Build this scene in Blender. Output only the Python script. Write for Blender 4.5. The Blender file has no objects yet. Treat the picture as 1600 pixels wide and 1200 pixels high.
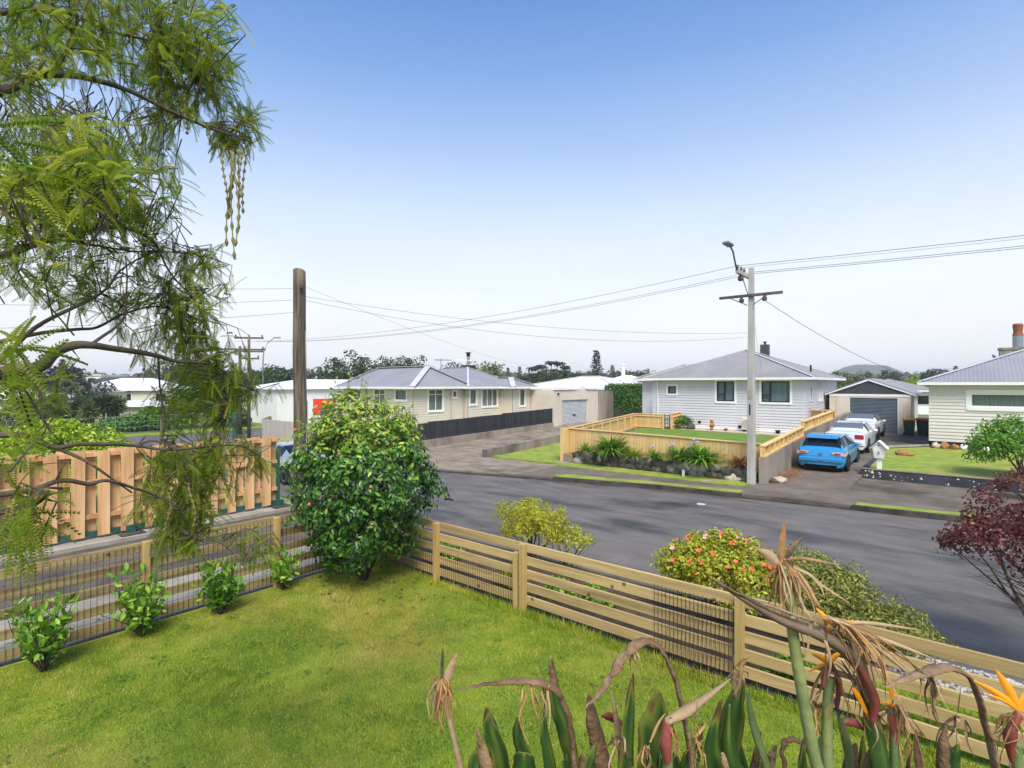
import bpy, bmesh, math, random
import numpy as np
from mathutils import Vector, Matrix, noise
R = math.radians
scn = bpy.context.scene
col = scn.collection

# ------------------------------------------------------------------ camera, sky, sun, exposure
H = 3.7                      # eye height above the front lawn
YAW = R(39.9)
cam_d = bpy.data.cameras.new('camera'); cam = bpy.data.objects.new('camera', cam_d); col.objects.link(cam)
cam.location = (0, 0, H); cam.rotation_euler = (R(90), 0, YAW)
cam_d.sensor_width = 36; cam_d.lens = 36*837/1600; cam_d.clip_start = .05; cam_d.clip_end = 6000
scn.camera = cam

SUN_EL, SUN_AZ = R(52), (0.72, -0.69)          # the sun stands behind the camera, thinly veiled
wd = bpy.data.worlds.new('World'); scn.world = wd; wd.use_nodes = True
nt = wd.node_tree; nt.nodes.clear()
out = nt.nodes.new('ShaderNodeOutputWorld'); bg = nt.nodes.new('ShaderNodeBackground')
sky = nt.nodes.new('ShaderNodeTexSky'); sky.sky_type = 'NISHITA'; sky.sun_disc = False
sky.sun_elevation = SUN_EL; sky.sun_rotation = math.atan2(SUN_AZ[0], SUN_AZ[1])
sky.air_density = 1.3; sky.dust_density = 1.0; sky.ozone_density = 2.0
tc = nt.nodes.new('ShaderNodeTexCoord'); sep = nt.nodes.new('ShaderNodeSeparateXYZ')
nt.links.new(tc.outputs['Generated'], sep.inputs[0])
ramp = nt.nodes.new('ShaderNodeValToRGB')      # thin white cloud lying along the horizon
el = ramp.color_ramp.elements
el[0].position = 0.0; el[0].color = (.97, .97, .97, 1); el[1].position = .80; el[1].color = (.04, .04, .04, 1)
for p, v in ((.10, .93), (.20, .78), (.30, .56), (.40, .33), (.50, .16), (.60, .06)):
    e = el.new(p); e.color = (v, v, v, 1)
nt.links.new(sep.outputs[2], ramp.inputs[0])
cn = nt.nodes.new('ShaderNodeTexNoise'); cn.inputs['Scale'].default_value = 2.2; cn.inputs['Detail'].default_value = 4
mp = nt.nodes.new('ShaderNodeMapping'); mp.inputs['Scale'].default_value = (1, 1, 4)
nt.links.new(tc.outputs['Generated'], mp.inputs[0]); nt.links.new(mp.outputs[0], cn.inputs['Vector'])
cr = nt.nodes.new('ShaderNodeValToRGB'); cr.color_ramp.elements[0].position = .3; cr.color_ramp.elements[1].position = .75
cr.color_ramp.elements[0].color = (.665, .672, .69, 1); cr.color_ramp.elements[1].color = (.725, .728, .735, 1)
nt.links.new(cn.outputs[0], cr.inputs[0])
skm = nt.nodes.new('ShaderNodeMix'); skm.data_type = 'RGBA'; skm.blend_type = 'MULTIPLY'; skm.inputs[0].default_value = 1
skm.inputs[7].default_value = (.15, .147, .15, 1)
hs = nt.nodes.new('ShaderNodeHueSaturation'); hs.inputs['Saturation'].default_value = 1.4; hs.inputs['Hue'].default_value = .506
nt.links.new(sky.outputs[0], hs.inputs['Color']); nt.links.new(hs.outputs[0], skm.inputs[6])
mx = nt.nodes.new('ShaderNodeMix'); mx.data_type = 'RGBA'
nt.links.new(ramp.outputs[0], mx.inputs[0]); nt.links.new(skm.outputs[2], mx.inputs[6]); nt.links.new(cr.outputs[0], mx.inputs[7])
nt.links.new(mx.outputs[2], bg.inputs[0]); bg.inputs[1].default_value = 1.0
nt.links.new(bg.outputs[0], out.inputs[0])

sd = bpy.data.lights.new('sun', 'SUN'); sd.energy = 3.1; sd.angle = R(28); sd.color = (1, .945, .86)
so = bpy.data.objects.new('sun', sd); col.objects.link(so)
sv = Vector((SUN_AZ[0]*math.cos(SUN_EL), SUN_AZ[1]*math.cos(SUN_EL), math.sin(SUN_EL)))
so.rotation_euler = sv.to_track_quat('Z', 'Y').to_euler(); so.location = (20, -20, 40)
vs = scn.view_settings
vs.view_transform = 'Standard'; vs.look = 'None'; vs.exposure = 0.58; vs.gamma = 1; vs.use_curve_mapping = False

# ------------------------------------------------------------------ helpers
rnd = random.Random(7)
rng = np.random.default_rng(7)
CY, SY = math.cos(YAW), math.sin(YAW)
def W(px, py, Z):
    "a point of the place at depth Z metres ahead of the eye, found by sighting"
    X = (px-800)/837*Z
    return Vector((CY*X-SY*Z, SY*X+CY*Z, H-(py-600)/837*Z))
def hexc(h):
    c = [int(h[i:i+2], 16)/255 for i in (0, 2, 4)]
    return tuple((x/12.92 if x <= .04045 else ((x+.055)/1.055)**2.4) for x in c)
def sstep(t):
    t = min(1, max(0, t)); return t*t*(3-2*t)
def ground_z(x, y):
    return .5*min(1, max(0, (y-21.5)/14))*sstep((x+40)/8)*(1-sstep((y-60)/40))

class MB:
    def __init__(s): s.v = []; s.f = []
    def add(s, vs, fs):
        n = len(s.v); s.v += [tuple(v) for v in vs]; s.f += [tuple(i+n for i in f) for f in fs]; return s
    def box(s, a, b):
        (x0, y0, z0), (x1, y1, z1) = a, b
        return s.add([(x0,y0,z0),(x1,y0,z0),(x1,y1,z0),(x0,y1,z0),(x0,y0,z1),(x1,y0,z1),(x1,y1,z1),(x0,y1,z1)],
              [(0,3,2,1),(4,5,6,7),(0,1,5,4),(1,2,6,5),(2,3,7,6),(3,0,4,7)])
    def beam(s, p, q, w, h, up=(0,0,1)):
        p, q = Vector(p), Vector(q); d = (q-p).normalized(); up = Vector(up)
        if abs(d.dot(up)) > .98: up = Vector((1,0,0))
        sd_ = d.cross(up).normalized()*w/2; u = sd_.cross(d).normalized()*h/2
        vs = [p-sd_-u, p+sd_-u, p+sd_+u, p-sd_+u, q-sd_-u, q+sd_-u, q+sd_+u, q-sd_+u]
        return s.add(vs, [(0,1,2,3),(7,6,5,4),(0,4,5,1),(1,5,6,2),(2,6,7,3),(3,7,4,0)])
    def tube(s, pts, rad, n=8, flat=1.0):
        pts = [Vector(p) for p in pts]; m = len(pts)
        if not hasattr(rad, '__len__'): rad = [rad]*m
        vs, fs = [], []; ref = Vector((.31,.22,.93))
        for i in range(m):
            d = (pts[min(i+1,m-1)]-pts[max(i-1,0)]).normalized()
            a = d.cross(ref)
            if a.length < .1: a = d.cross(Vector((1,0,0)))
            a.normalize(); b = d.cross(a).normalized()*flat
            for k in range(n):
                t = 2*math.pi*k/n; vs.append(pts[i]+(a*math.cos(t)+b*math.sin(t))*rad[i])
        for i in range(m-1):
            for k in range(n):
                k2 = (k+1) % n; fs.append((i*n+k, i*n+k2, (i+1)*n+k2, (i+1)*n+k))
        fs.append(tuple(range(n-1,-1,-1))); fs.append(tuple((m-1)*n+k for k in range(n)))
        return s.add(vs, fs)
    def lathe(s, prof, c, n=16, axis='z'):
        vs, fs = [], []
        for r, h in prof:
            for k in range(n):
                t = 2*math.pi*k/n; a, b = r*math.cos(t), r*math.sin(t)
                vs.append((c[0]+a, c[1]+b, c[2]+h) if axis == 'z' else (c[0]+a, c[1]+h, c[2]+b) if axis == 'y' else (c[0]+h, c[1]+a, c[2]+b))
        m = len(prof)
        for i in range(m-1):
            for k in range(n):
                k2 = (k+1) % n; fs.append((i*n+k, i*n+k2, (i+1)*n+k2, (i+1)*n+k))
        fs.append(tuple(range(n-1,-1,-1))); fs.append(tuple((m-1)*n+k for k in range(n)))
        return s.add(vs, fs)
    def blob(s, c, r, seed=0, rough=.25, sub=2):
        bm = bmesh.new(); bmesh.ops.create_icosphere(bm, subdivisions=sub, radius=1)
        vs = []
        for v in bm.verts:
            k = 1+rough*noise.noise(v.co*1.7+Vector((seed*3.1, seed, 0)))*1.6
            vs.append((c[0]+v.co.x*r[0]*k, c[1]+v.co.y*r[1]*k, c[2]+v.co.z*r[2]*k))
        fs = [[v.index for v in f.verts] for f in bm.faces]; bm.free()
        return s.add(vs, fs)
    def mesh(s, name, org=(0,0,0), smooth=False):
        me = bpy.data.meshes.new(name); o = Vector(org)
        me.from_pydata([tuple(Vector(v)-o) for v in s.v], [], s.f)
        bm = bmesh.new(); bm.from_mesh(me); bmesh.ops.recalc_face_normals(bm, faces=bm.faces); bm.to_mesh(me); bm.free()
        if smooth:
            me.polygons.foreach_set('use_smooth', [True]*len(me.polygons))
        return me
    def build(s, name, mat, parent=None, smooth=False, bevel=0, local=False, **kw):
        org = (0,0,0) if local or parent is None else ORG.get(parent.name, (0,0,0))
        o = link(s.mesh(name, org, smooth), name, mat, parent, **kw)
        if bevel:
            m = o.modifiers.new('bevel', 'BEVEL'); m.width = bevel; m.segments = 1; m.limit_method = 'ANGLE'
        return o
ORG = {}
def tag(o, label=None, cat=None, group=None, kind=None):
    if label: o['label'] = label
    if cat: o['category'] = cat
    if group: o['group'] = group
    if kind: o['kind'] = kind
    return o
def link(me, name, mat, parent=None, label=None, cat=None, group=None, kind=None, loc=None, rz=0):
    o = bpy.data.objects.new(name, me); col.objects.link(o)
    if mat and not me.materials: me.materials.append(mat)
    if parent is not None:
        o.parent = parent; ORG[o.name] = ORG.get(parent.name, (0,0,0))
    if loc is not None: o.location = loc
    if rz: o.rotation_euler[2] = rz
    return tag(o, label, cat, group, kind)
def thing(name, label, cat, loc=(0,0,0), rz=0, group=None):
    o = bpy.data.objects.new(name, None); col.objects.link(o); o.empty_display_size = .2
    o.location = loc; o.rotation_euler[2] = rz; ORG[o.name] = tuple(loc)
    return tag(o, label, cat, group)
def copy_tree(o, loc, rz=0, scale=1, label=None, parent=None):
    c = o.copy(); col.objects.link(c); c.parent = parent
    if parent is None:
        c.location = loc; c.rotation_euler[2] = rz; c.scale = (scale,)*3 if not hasattr(scale, '__len__') else scale
        if label: c['label'] = label
    for ch in list(o.children): copy_tree(ch, None, parent=c)
    return c

# ------------------------------------------------------------------ materials
MATS = {}
def mat(name, c1, c2=None, scale=4, rough=.75, bump=0, bscale=None, stretch=(1,1,1), metal=0, spec=.4, detail=5, c3=None, coat=0, ramp=(.35,.65), wave=None, rough2=None, orand=0, knots=0, speck=0):
    if isinstance(c1, str): c1 = hexc(c1)
    if isinstance(c2, str): c2 = hexc(c2)
    if isinstance(c3, str): c3 = hexc(c3)
    m = bpy.data.materials.new(name); m.use_nodes = True; t = m.node_tree; b = t.nodes['Principled BSDF']
    b.inputs['Roughness'].default_value = rough; b.inputs['Metallic'].default_value = metal
    b.inputs['Specular IOR Level'].default_value = spec; b.inputs['Coat Weight'].default_value = coat
    b.inputs['Base Color'].default_value = (*c1, 1)
    tcn = t.nodes.new('ShaderNodeTexCoord'); mpn = t.nodes.new('ShaderNodeMapping'); mpn.inputs['Scale'].default_value = stretch
    t.links.new(tcn.outputs['Object'], mpn.inputs[0])
    if c2 is not None:
        n = t.nodes.new('ShaderNodeTexNoise'); n.inputs['Scale'].default_value = scale; n.inputs['Detail'].default_value = detail; n.inputs['Roughness'].default_value = .6
        t.links.new(mpn.outputs[0], n.inputs['Vector'])
        r = t.nodes.new('ShaderNodeValToRGB'); r.color_ramp.elements[0].position = ramp[0]; r.color_ramp.elements[1].position = ramp[1]
        r.color_ramp.elements[0].color = (*c1, 1); r.color_ramp.elements[1].color = (*c2, 1)
        t.links.new(n.outputs[0], r.inputs[0]); last = r.outputs[0]
        if c3 is not None:      # sparse stains with a shape of their own
            n3 = t.nodes.new('ShaderNodeTexNoise'); n3.inputs['Scale'].default_value = scale*.27; n3.inputs['Detail'].default_value = 6; n3.inputs['Roughness'].default_value = .65
            t.links.new(mpn.outputs[0], n3.inputs['Vector'])
            r3 = t.nodes.new('ShaderNodeValToRGB'); r3.color_ramp.elements[0].position = .5; r3.color_ramp.elements[1].position = .66
            t.links.new(n3.outputs[0], r3.inputs[0])
            mm = t.nodes.new('ShaderNodeMix'); mm.data_type = 'RGBA'; mm.inputs[7].default_value = (*c3, 1)
            t.links.new(r3.outputs[0], mm.inputs[0]); t.links.new(last, mm.inputs[6]); last = mm.outputs[2]
            if rough2 is not None:
                mr = t.nodes.new('ShaderNodeMapRange'); mr.inputs[3].default_value = rough; mr.inputs[4].default_value = rough2
                t.links.new(r3.outputs[0], mr.inputs[0]); t.links.new(mr.outputs[0], b.inputs['Roughness'])
        t.links.new(last, b.inputs['Base Color'])
    if speck:                   # stone chips in the seal
        n4 = t.nodes.new('ShaderNodeTexNoise'); n4.inputs['Scale'].default_value = speck; n4.inputs['Detail'].default_value = 3; t.links.new(tcn.outputs['Object'], n4.inputs['Vector'])
        m4 = t.nodes.new('ShaderNodeMapRange'); m4.inputs[1].default_value = .3; m4.inputs[2].default_value = .7; m4.inputs[3].default_value = .7; m4.inputs[4].default_value = 1.3; t.links.new(n4.outputs[0], m4.inputs[0])
        h4 = t.nodes.new('ShaderNodeHueSaturation'); t.links.new(m4.outputs[0], h4.inputs['Value']); src = b.inputs['Base Color'].links[0].from_socket; t.links.new(src, h4.inputs['Color']); t.links.new(h4.outputs[0], b.inputs['Base Color'])
    if orand:                   # every board its own shade
        oi = t.nodes.new('ShaderNodeObjectInfo'); mr2 = t.nodes.new('ShaderNodeMapRange'); mr2.inputs[3].default_value = 1-orand; mr2.inputs[4].default_value = 1+orand
        hsn = t.nodes.new('ShaderNodeHueSaturation'); t.links.new(oi.outputs['Random'], mr2.inputs[0]); t.links.new(mr2.outputs[0], hsn.inputs['Value'])
        src = b.inputs['Base Color'].links[0].from_socket; t.links.new(src, hsn.inputs['Color']); t.links.new(hsn.outputs[0], b.inputs['Base Color'])
    if knots:                   # dark knots, each with its own place in the board
        vo = t.nodes.new('ShaderNodeTexVoronoi'); vo.inputs['Scale'].default_value = knots; oi2 = t.nodes.new('ShaderNodeObjectInfo'); va = t.nodes.new('ShaderNodeVectorMath')
        cmb = t.nodes.new('ShaderNodeCombineXYZ'); mu = t.nodes.new('ShaderNodeMath'); mu.operation = 'MULTIPLY'; mu.inputs[1].default_value = 37
        t.links.new(oi2.outputs['Random'], mu.inputs[0]); t.links.new(mu.outputs[0], cmb.inputs[0]); t.links.new(mu.outputs[0], cmb.inputs[1])
        t.links.new(tcn.outputs['Object'], va.inputs[0]); t.links.new(cmb.outputs[0], va.inputs[1]); t.links.new(va.outputs[0], vo.inputs['Vector'])
        kr = t.nodes.new('ShaderNodeValToRGB'); kr.color_ramp.elements[0].position = .05; kr.color_ramp.elements[1].position = .13
        kr.color_ramp.elements[0].color = (.28,.2,.14,1); kr.color_ramp.elements[1].color = (1,1,1,1); t.links.new(vo.outputs['Distance'], kr.inputs[0])
        km = t.nodes.new('ShaderNodeMix'); km.data_type = 'RGBA'; km.blend_type = 'MULTIPLY'; km.inputs[0].default_value = 1
        src = b.inputs['Base Color'].links[0].from_socket; t.links.new(src, km.inputs[6]); t.links.new(kr.outputs[0], km.inputs[7]); t.links.new(km.outputs[2], b.inputs['Base Color'])
    hgt = None
    if wave:                    # rolled profile of iron sheet: (axis, pitch)
        w = t.nodes.new('ShaderNodeTexWave'); w.wave_type = 'BANDS'; w.bands_direction = wave[0]; w.inputs['Scale'].default_value = .314/wave[1]
        w.inputs['Distortion'].default_value = 0
        t.links.new(tcn.outputs['Object'], w.inputs['Vector']); hgt = w.outputs[1]
    elif bump:
        nb = t.nodes.new('ShaderNodeTexNoise'); nb.inputs['Scale'].default_value = bscale or scale*6; nb.inputs['Detail'].default_value = 6
        t.links.new(mpn.outputs[0], nb.inputs['Vector']); hgt = nb.outputs[0]
    if hgt is not None:
        bp = t.nodes.new('ShaderNodeBump'); bp.inputs['Strength'].default_value = bump or .4; bp.inputs['Distance'].default_value = .02
        t.links.new(hgt, bp.inputs['Height']); t.links.new(bp.outputs[0], b.inputs['Normal'])
    MATS[name] = m; return m
def leafmat(name, cols, rough=.45, trans=.3, spec=.4):
    "foliage: each leaf's own tint picks a colour"
    m = bpy.data.materials.new(name); m.use_nodes = True; t = m.node_tree; b = t.nodes['Principled BSDF']
    a = t.nodes.new('ShaderNodeAttribute'); a.attribute_name = 'tint'
    r = t.nodes.new('ShaderNodeValToRGB'); e = r.color_ramp.elements
    cs = [hexc(c) if isinstance(c, str) else c for c in cols]
    e[0].color = (*cs[0], 1); e[1].color = (*cs[-1], 1)
    for i, c in enumerate(cs[1:-1], 1):
        k = e.new(i/(len(cs)-1)); k.color = (*c, 1)
    t.links.new(a.outputs['Fac'], r.inputs[0]); t.links.new(r.outputs[0], b.inputs['Base Color'])
    b.inputs['Roughness'].default_value = rough; b.inputs['Specular IOR Level'].default_value = spec
    tr = t.nodes.new('ShaderNodeBsdfTranslucent'); t.links.new(r.outputs[0], tr.inputs[0])
    ms = t.nodes.new('ShaderNodeMixShader'); ms.inputs[0].default_value = trans
    t.links.new(b.outputs[0], ms.inputs[1]); t.links.new(tr.outputs[0], ms.inputs[2])
    t.links.new(ms.outputs[0], t.nodes['Material Output'].inputs[0])
    MATS[name] = m; return m
def glassmat(name, tintc, op=.5, rough=.03):
    m = bpy.data.materials.new(name); m.use_nodes = True; t = m.node_tree; b = t.nodes['Principled BSDF']
    b.inputs['Base Color'].default_value = (*tintc, 1); b.inputs['Roughness'].default_value = rough; b.inputs['Specular IOR Level'].default_value = .9
    tr = t.nodes.new('ShaderNodeBsdfTransparent'); ms = t.nodes.new('ShaderNodeMixShader'); ms.inputs[0].default_value = op
    t.links.new(tr.outputs[0], ms.inputs[1]); t.links.new(b.outputs[0], ms.inputs[2]); t.links.new(ms.outputs[0], t.nodes['Material Output'].inputs[0])
    MATS[name] = m; return m

m_ground = mat('far_ground', '55663a', '6d7a48', .05, .95)
m_lawn = mat('lawn_soil', '55701a', '86922e', 1.3, .95, .5, 60, c3='8a7c3a')
m_verge = mat('verge_grass', '6d8426', '94a03c', 2.2, .95, .8, 40, c3='a09a48')
m_lawn2 = mat('cut_grass', '56781f', '6f8a2e', 1.2, .95, .6, 40, c3='7a7040')
m_asph = mat('asphalt', '5b554d', '777067', 2.3, .62, .6, 150, stretch=(.35,1,1), c3='332f2a', ramp=(.3,.7), rough2=.3, spec=.4, speck=45)
m_asph2 = mat('drive_asphalt', '4c4740', '625b50', 1.2, .8, .3, 90, c3='73695a', spec=.2, speck=40)
m_conc = mat('concrete', '7d7160', '988b77', 1.6, .85, .3, 60, c3='5f5546', spec=.2, speck=30)
m_path = mat('path_concrete', '665c50', '7c7163', 1.1, .8, .3, 90, c3='504739', spec=.2, speck=40)
m_concl = mat('pale_concrete', '8f887b', 'a59e90', 1.4, .85, .25, 60, c3='787165', spec=.2)
m_kerb = mat('kerb_concrete', '2f2b26', '544d43', 2.5, .9, .4, 40)
m_wallc = mat('stained_wall', '7c7264', '9a9081', 1.1, .9, .35, 30, stretch=(1,1,.35), c3='57504a')
m_darkw = mat('dark_painted_wall', '33333a', '45444c', 2.0, .85, .3, 30)
m_lichen = mat('lichen', 'd8d4bc', 'c4cfa0', 9, .95, .5, 60)
m_stone = mat('wall_stone', '312e29', '5c574d', 2.6, .95, .6, 22, c3='a9a69b')
m_soil = mat('soil', '3a2f24', '5a4a38', 3, .98, .8, 40)
m_pebble = mat('pebble', '8f8d88', 'c9c6bf', 8, .85, .2)
m_rail = mat('fence_rail_timber', 'a98f5e', 'c4aa74', 2.2, .8, .25, 18, stretch=(.35,1,6), c3='8a7450', orand=.12, knots=3.2)
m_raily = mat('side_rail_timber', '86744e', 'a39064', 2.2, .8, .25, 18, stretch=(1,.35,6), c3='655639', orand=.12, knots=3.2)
m_post = mat('fence_post_timber', 'a28852', 'bda064', 2.2, .8, .25, 18, stretch=(5,5,.4))
m_plank = mat('pallet_plank', 'c0935f', 'deb887', 1.7, .8, .25, 16, stretch=(6,6,.5), c3='b07c4c', orand=.14, knots=3.0)
m_new = mat('new_timber', 'c6a262', 'dbbd86', 1.6, .8, .2, 18, stretch=(6,6,.5), orand=.10)
m_newx = mat('new_timber_rail', 'd2ac68', 'e4c48a', 1.6, .8, .2, 18, stretch=(.5,.5,6))
m_green = mat('green_steel', '1f4a3e', '2c5c4e', 5, .5, .1)
m_wire = mat('wire', '231d18', '3a3026', 20, .6, metal=.5)
m_blackf = mat('black_paling', '232427', '34353a', 3, .8, .3, 20, stretch=(6,6,.6), c3='4d4c4c', orand=.3)
m_greyf = mat('grey_paling', 'a59d90', 'b9b1a4', 3, .9, .2, 20, stretch=(6,6,.6), orand=.07)
m_cream = mat('cream_paint', 'ccc3b0', 'd3cbba', .8, .6, .05, 30)
m_blue = mat('pale_blue_paint', 'c5c4c5', 'cdcccc', .8, .55, .05, 30)
m_offw = mat('warm_white_paint', 'cbc6ba', 'd2cdc2', .8, .6, .05, 30)
m_white = mat('white_trim', 'e6e4de', 'edebe6', 2, .5)
m_gcream = mat('garage_cream', 'cfc4b2', 'd8cebe', .9, .75, .1, 30, c3='c2b5a2')
m_black = mat('black_joinery', '17181b', None, rough=.4)
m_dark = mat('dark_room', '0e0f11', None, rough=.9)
m_gable = mat('charcoal_gable', '3b3d42', '44464b', 3, .7)
m_door = mat('grey_roller_door', '49545c', '515d66', 2, .45)
m_doorl = mat('pale_roller_door', 'a9adb1', 'b4b8bb', 2, .5)
m_roofx = mat('iron_roof_ribs_x', '87878a', '919192', .6, .55, .5, wave=('X', .16))
m_roofy = mat('iron_roof_ribs_y', '87878a', '919192', .6, .55, .5, wave=('Y', .16))
m_roofp = mat('roof_plain', '8a8683', '96928e', .6, .6, c3='817d79')
m_roofw = mat('white_roof', 'd5d5d3', 'e2e2e0', .6, .6)
m_hip = mat('ridge_cap', 'b4b7bb', 'c0c2c5', 2, .45)
m_chim = mat('stained_chimney', '7d7566', 'a29988', 3, .95, .4, 20, c3='5c564b')
m_pot = mat('terracotta', '7c4a33', '94593e', 4, .8)
m_flue = mat('steel_flue', '8d949a', 'a4abb0', 4, .35, metal=.7)
m_brickd = mat('dark_brick', '2a2523', '3c3430', 6, .9)
m_curt = mat('teal_curtain', '9db8bd', 'b8cccf', 3, .9, stretch=(6,6,.3))
m_curtg = mat('green_net', '9db3a0', 'b4c6b4', 4, .9, stretch=(6,6,.4))
m_net = mat('white_net', 'c3c6c6', 'd5d7d6', 4, .9, stretch=(6,6,.4))
m_cpole = mat('pole_concrete', '9d9a92', 'b6b3ab', 1.5, .85, .2, 40, stretch=(3,3,.5))
m_wpole = mat('weathered_pole', '3a3128', '7d705e', 2.6, .95, .8, 14, stretch=(6,6,.3), c3='4a4a2c')
m_arm = mat('crossarm_timber', '4d4338', '6d6052', 4, .9, .3)
m_porc = mat('insulator', '3d3531', '574a43', 5, .3)
m_cable = mat('cable', '2a2b2e', None, rough=.6)
m_bark = mat('bark', '3d352b', '62584a', 6, .95, .7, 30)
m_barkd = mat('dark_bark', '40372d', '65594a', 8, .95, .6, 40)
m_rubber = mat('tyre', '151515', None, rough=.85)
m_rim = mat('alloy_rim', '8b8e92', None, rough=.3, metal=.8)
m_under = mat('black_plastic', '141415', None, rough=.7)
m_cblue = mat('blue_car_paint', '3398d0', None, rough=.3, metal=.35, coat=.8)
m_cwhite = mat('white_car_paint', 'd9dcde', None, rough=.25, coat=.8)
m_csilver = mat('silver_car_paint', 'a8acb0', None, rough=.3, metal=.5, coat=.6)
m_cglass = mat('car_glass', '10161a', None, rough=.06, spec=.8)
m_cglass2 = mat('rear_glass', '5d686c', None, rough=.1, spec=.8)
m_red = mat('tail_lamp_red', 'a3141a', None, rough=.2, coat=.5)
m_clear = mat('tail_lamp_clear', 'c9b3ae', None, rough=.15, coat=.5)
m_chrome = mat('chrome', 'c4c8cc', None, rough=.15, metal=1)
m_bin = mat('bin_green', '1c3a2c', '234534', 4, .55)
m_ylid = mat('bin_lid_yellow', 'd2a02c', None, rough=.5)
m_rlid = mat('bin_lid_red', 'b5484a', None, rough=.5)
m_bone = mat('pale_stone', 'c9bfae', 'a8967c', 4, .9, .3)
m_brown = mat('dead_leaf_litter', '8a5a30', 'b98a56', 8, .95, .6, 40)
m_signr = mat('sign_red', 'd83a24', None, rough=.5)
m_signb = mat('sign_blue', '2b3d8e', None, rough=.5)
m_signy = mat('sign_yellow', 'e8b43a', None, rough=.5)
m_lamp = mat('lamp_housing', '75797d', None, rough=.5)
m_hill = mat('hill_bush', '34422f', '4c5a3c', .02, .95)
m_gcar = glassmat('window_glass', (.02,.03,.035), .22)

# ------------------------------------------------------------------ the setting: ground, road, paths
def surface(name, poly, off, m, zf=ground_z, step=1.5, skirt=.22, rough=0, kind='structure'):
    bm = bmesh.new(); bm.faces.new([bm.verts.new((x, y, 0)) for x, y in poly])
    xs = [p[0] for p in poly]; ys = [p[1] for p in poly]
    for k, (lo, hi) in enumerate(((min(xs), max(xs)), (min(ys), max(ys)))):
        st = max(step, (hi-lo)/60); a = lo+st
        while a < hi-.01:
            co = [0,0,0]; co[k] = a; no = [0,0,0]; no[k] = 1
            bmesh.ops.bisect_plane(bm, geom=bm.verts[:]+bm.edges[:]+bm.faces[:], plane_co=co, plane_no=no); a += st
    bmesh.ops.triangulate(bm, faces=[f for f in bm.faces if len(f.verts) > 4])
    for v in bm.verts:
        v.co.z = zf(v.co.x, v.co.y)+off+(rough*noise.noise(v.co*.9) if rough else 0)
    if skirt:
        be = [e for e in bm.edges if e.is_boundary]
        r = bmesh.ops.extrude_edge_only(bm, edges=be)
        for v in r['geom']:
            if isinstance(v, bmesh.types.BMVert): v.co.z -= skirt
    bmesh.ops.recalc_face_normals(bm, faces=bm.faces)
    me = bpy.data.meshes.new(name); bm.to_mesh(me); bm.free()
    return link(me, name, m, kind=kind)
flat = lambda x, y: 0.0

# one sheet to the horizon, finer near by
gx = sorted(set([-3000,-1500,-800,-400,-200,-120]+list(range(-80, 41, 4))+[60,120,200,400,800,1500,3000]))
gy = sorted(set([-3000,-800,-200,-60]+list(range(-24, 101, 4))+[120,160,250,400,800,1500,3000]))
mb = MB(); nx = len(gx)
mb.v = [(x, y, ground_z(x, y)-.19) for y in gy for x in gx]
mb.f = [(j*nx+i, j*nx+i+1, (j+1)*nx+i+1, (j+1)*nx+i) for j in range(len(gy)-1) for i in range(nx-1)]
mb.build('ground', m_ground, kind='structure')

surface('lawn', [(-9.62,-9),(9,-9),(9,6.86),(-9.62,6.86)], 0, m_lawn, flat, 1, rough=.004)
surface('garden_bed', [(-9.62,6.86),(-.9,6.86),(-.9,9.15),(-13.5,9.15),(-13.5,8.6),(-9.62,7.6)], -.01, m_soil, flat, rough=.05)
surface('berm_grass', [(-.9,6.86),(12,6.86),(12,8.35),(-.9,8.35)], -.01, m_verge, flat, rough=.006)
surface('pebble_verge', [(-.9,8.35),(12,8.35),(12,9.15),(-.9,9.15)], -.03, m_conc, flat)
# main street with the far kerb bending round into the side street
KERB = [(40,19.75),(3,19.6),(-2.5,19.0),(-5.6,18.6),(-8.4,18.25),(-12.3,17.2),(-17.1,15.85),(-23,15.3),(-30,15.4),(-34,16.4),(-37,19.2),(-38.6,24),(-38.8,90)]
surface('road', [(40,9.0)]+KERB+[(-45.8,90),(-45.8,-60),(-38.8,-60),(-38.8,3),(-37.6,7.4),(-34,9.0)], -.115, m_asph, flat, 3, skirt=.05)
def offset_line(pts, d):
    o = []
    for i, p in enumerate(pts):
        a = Vector(pts[max(i-1,0)]); b = Vector(pts[min(i+1,len(pts)-1)]); t = (b-a).normalized()
        o.append((p[0]+t.y*d, p[1]-t.x*d))
    return o
KB = offset_line(KERB, .17)
def kerb_run(i0, i1, ztop, name='kerb'):
    mb = MB(); a, b = KERB[i0:i1+1], KB[i0:i1+1]
    for k in range(len(a)-1):
        (x0,y0),(x1,y1),(u0,w0),(u1,w1) = a[k],a[k+1],b[k],b[k+1]
        mb.add([(x0,y0,-.2),(x1,y1,-.2),(u1,w1,-.2),(u0,w0,-.2),(x0,y0,ztop),(x1,y1,ztop),(u1,w1,ztop),(u0,w0,ztop)],
               [(0,1,5,4),(4,5,6,7),(2,3,7,6),(0,4,7,3),(1,2,6,5)])
    mb.build(name, m_kerb, kind='structure')
kerb_run(0, 2, .035); kerb_run(2, 3, -.06, 'dropped_kerb'); kerb_run(3, 5, .035); kerb_run(5, 7, -.06, 'dropped_kerb'); kerb_run(7, 12, .035)
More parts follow.
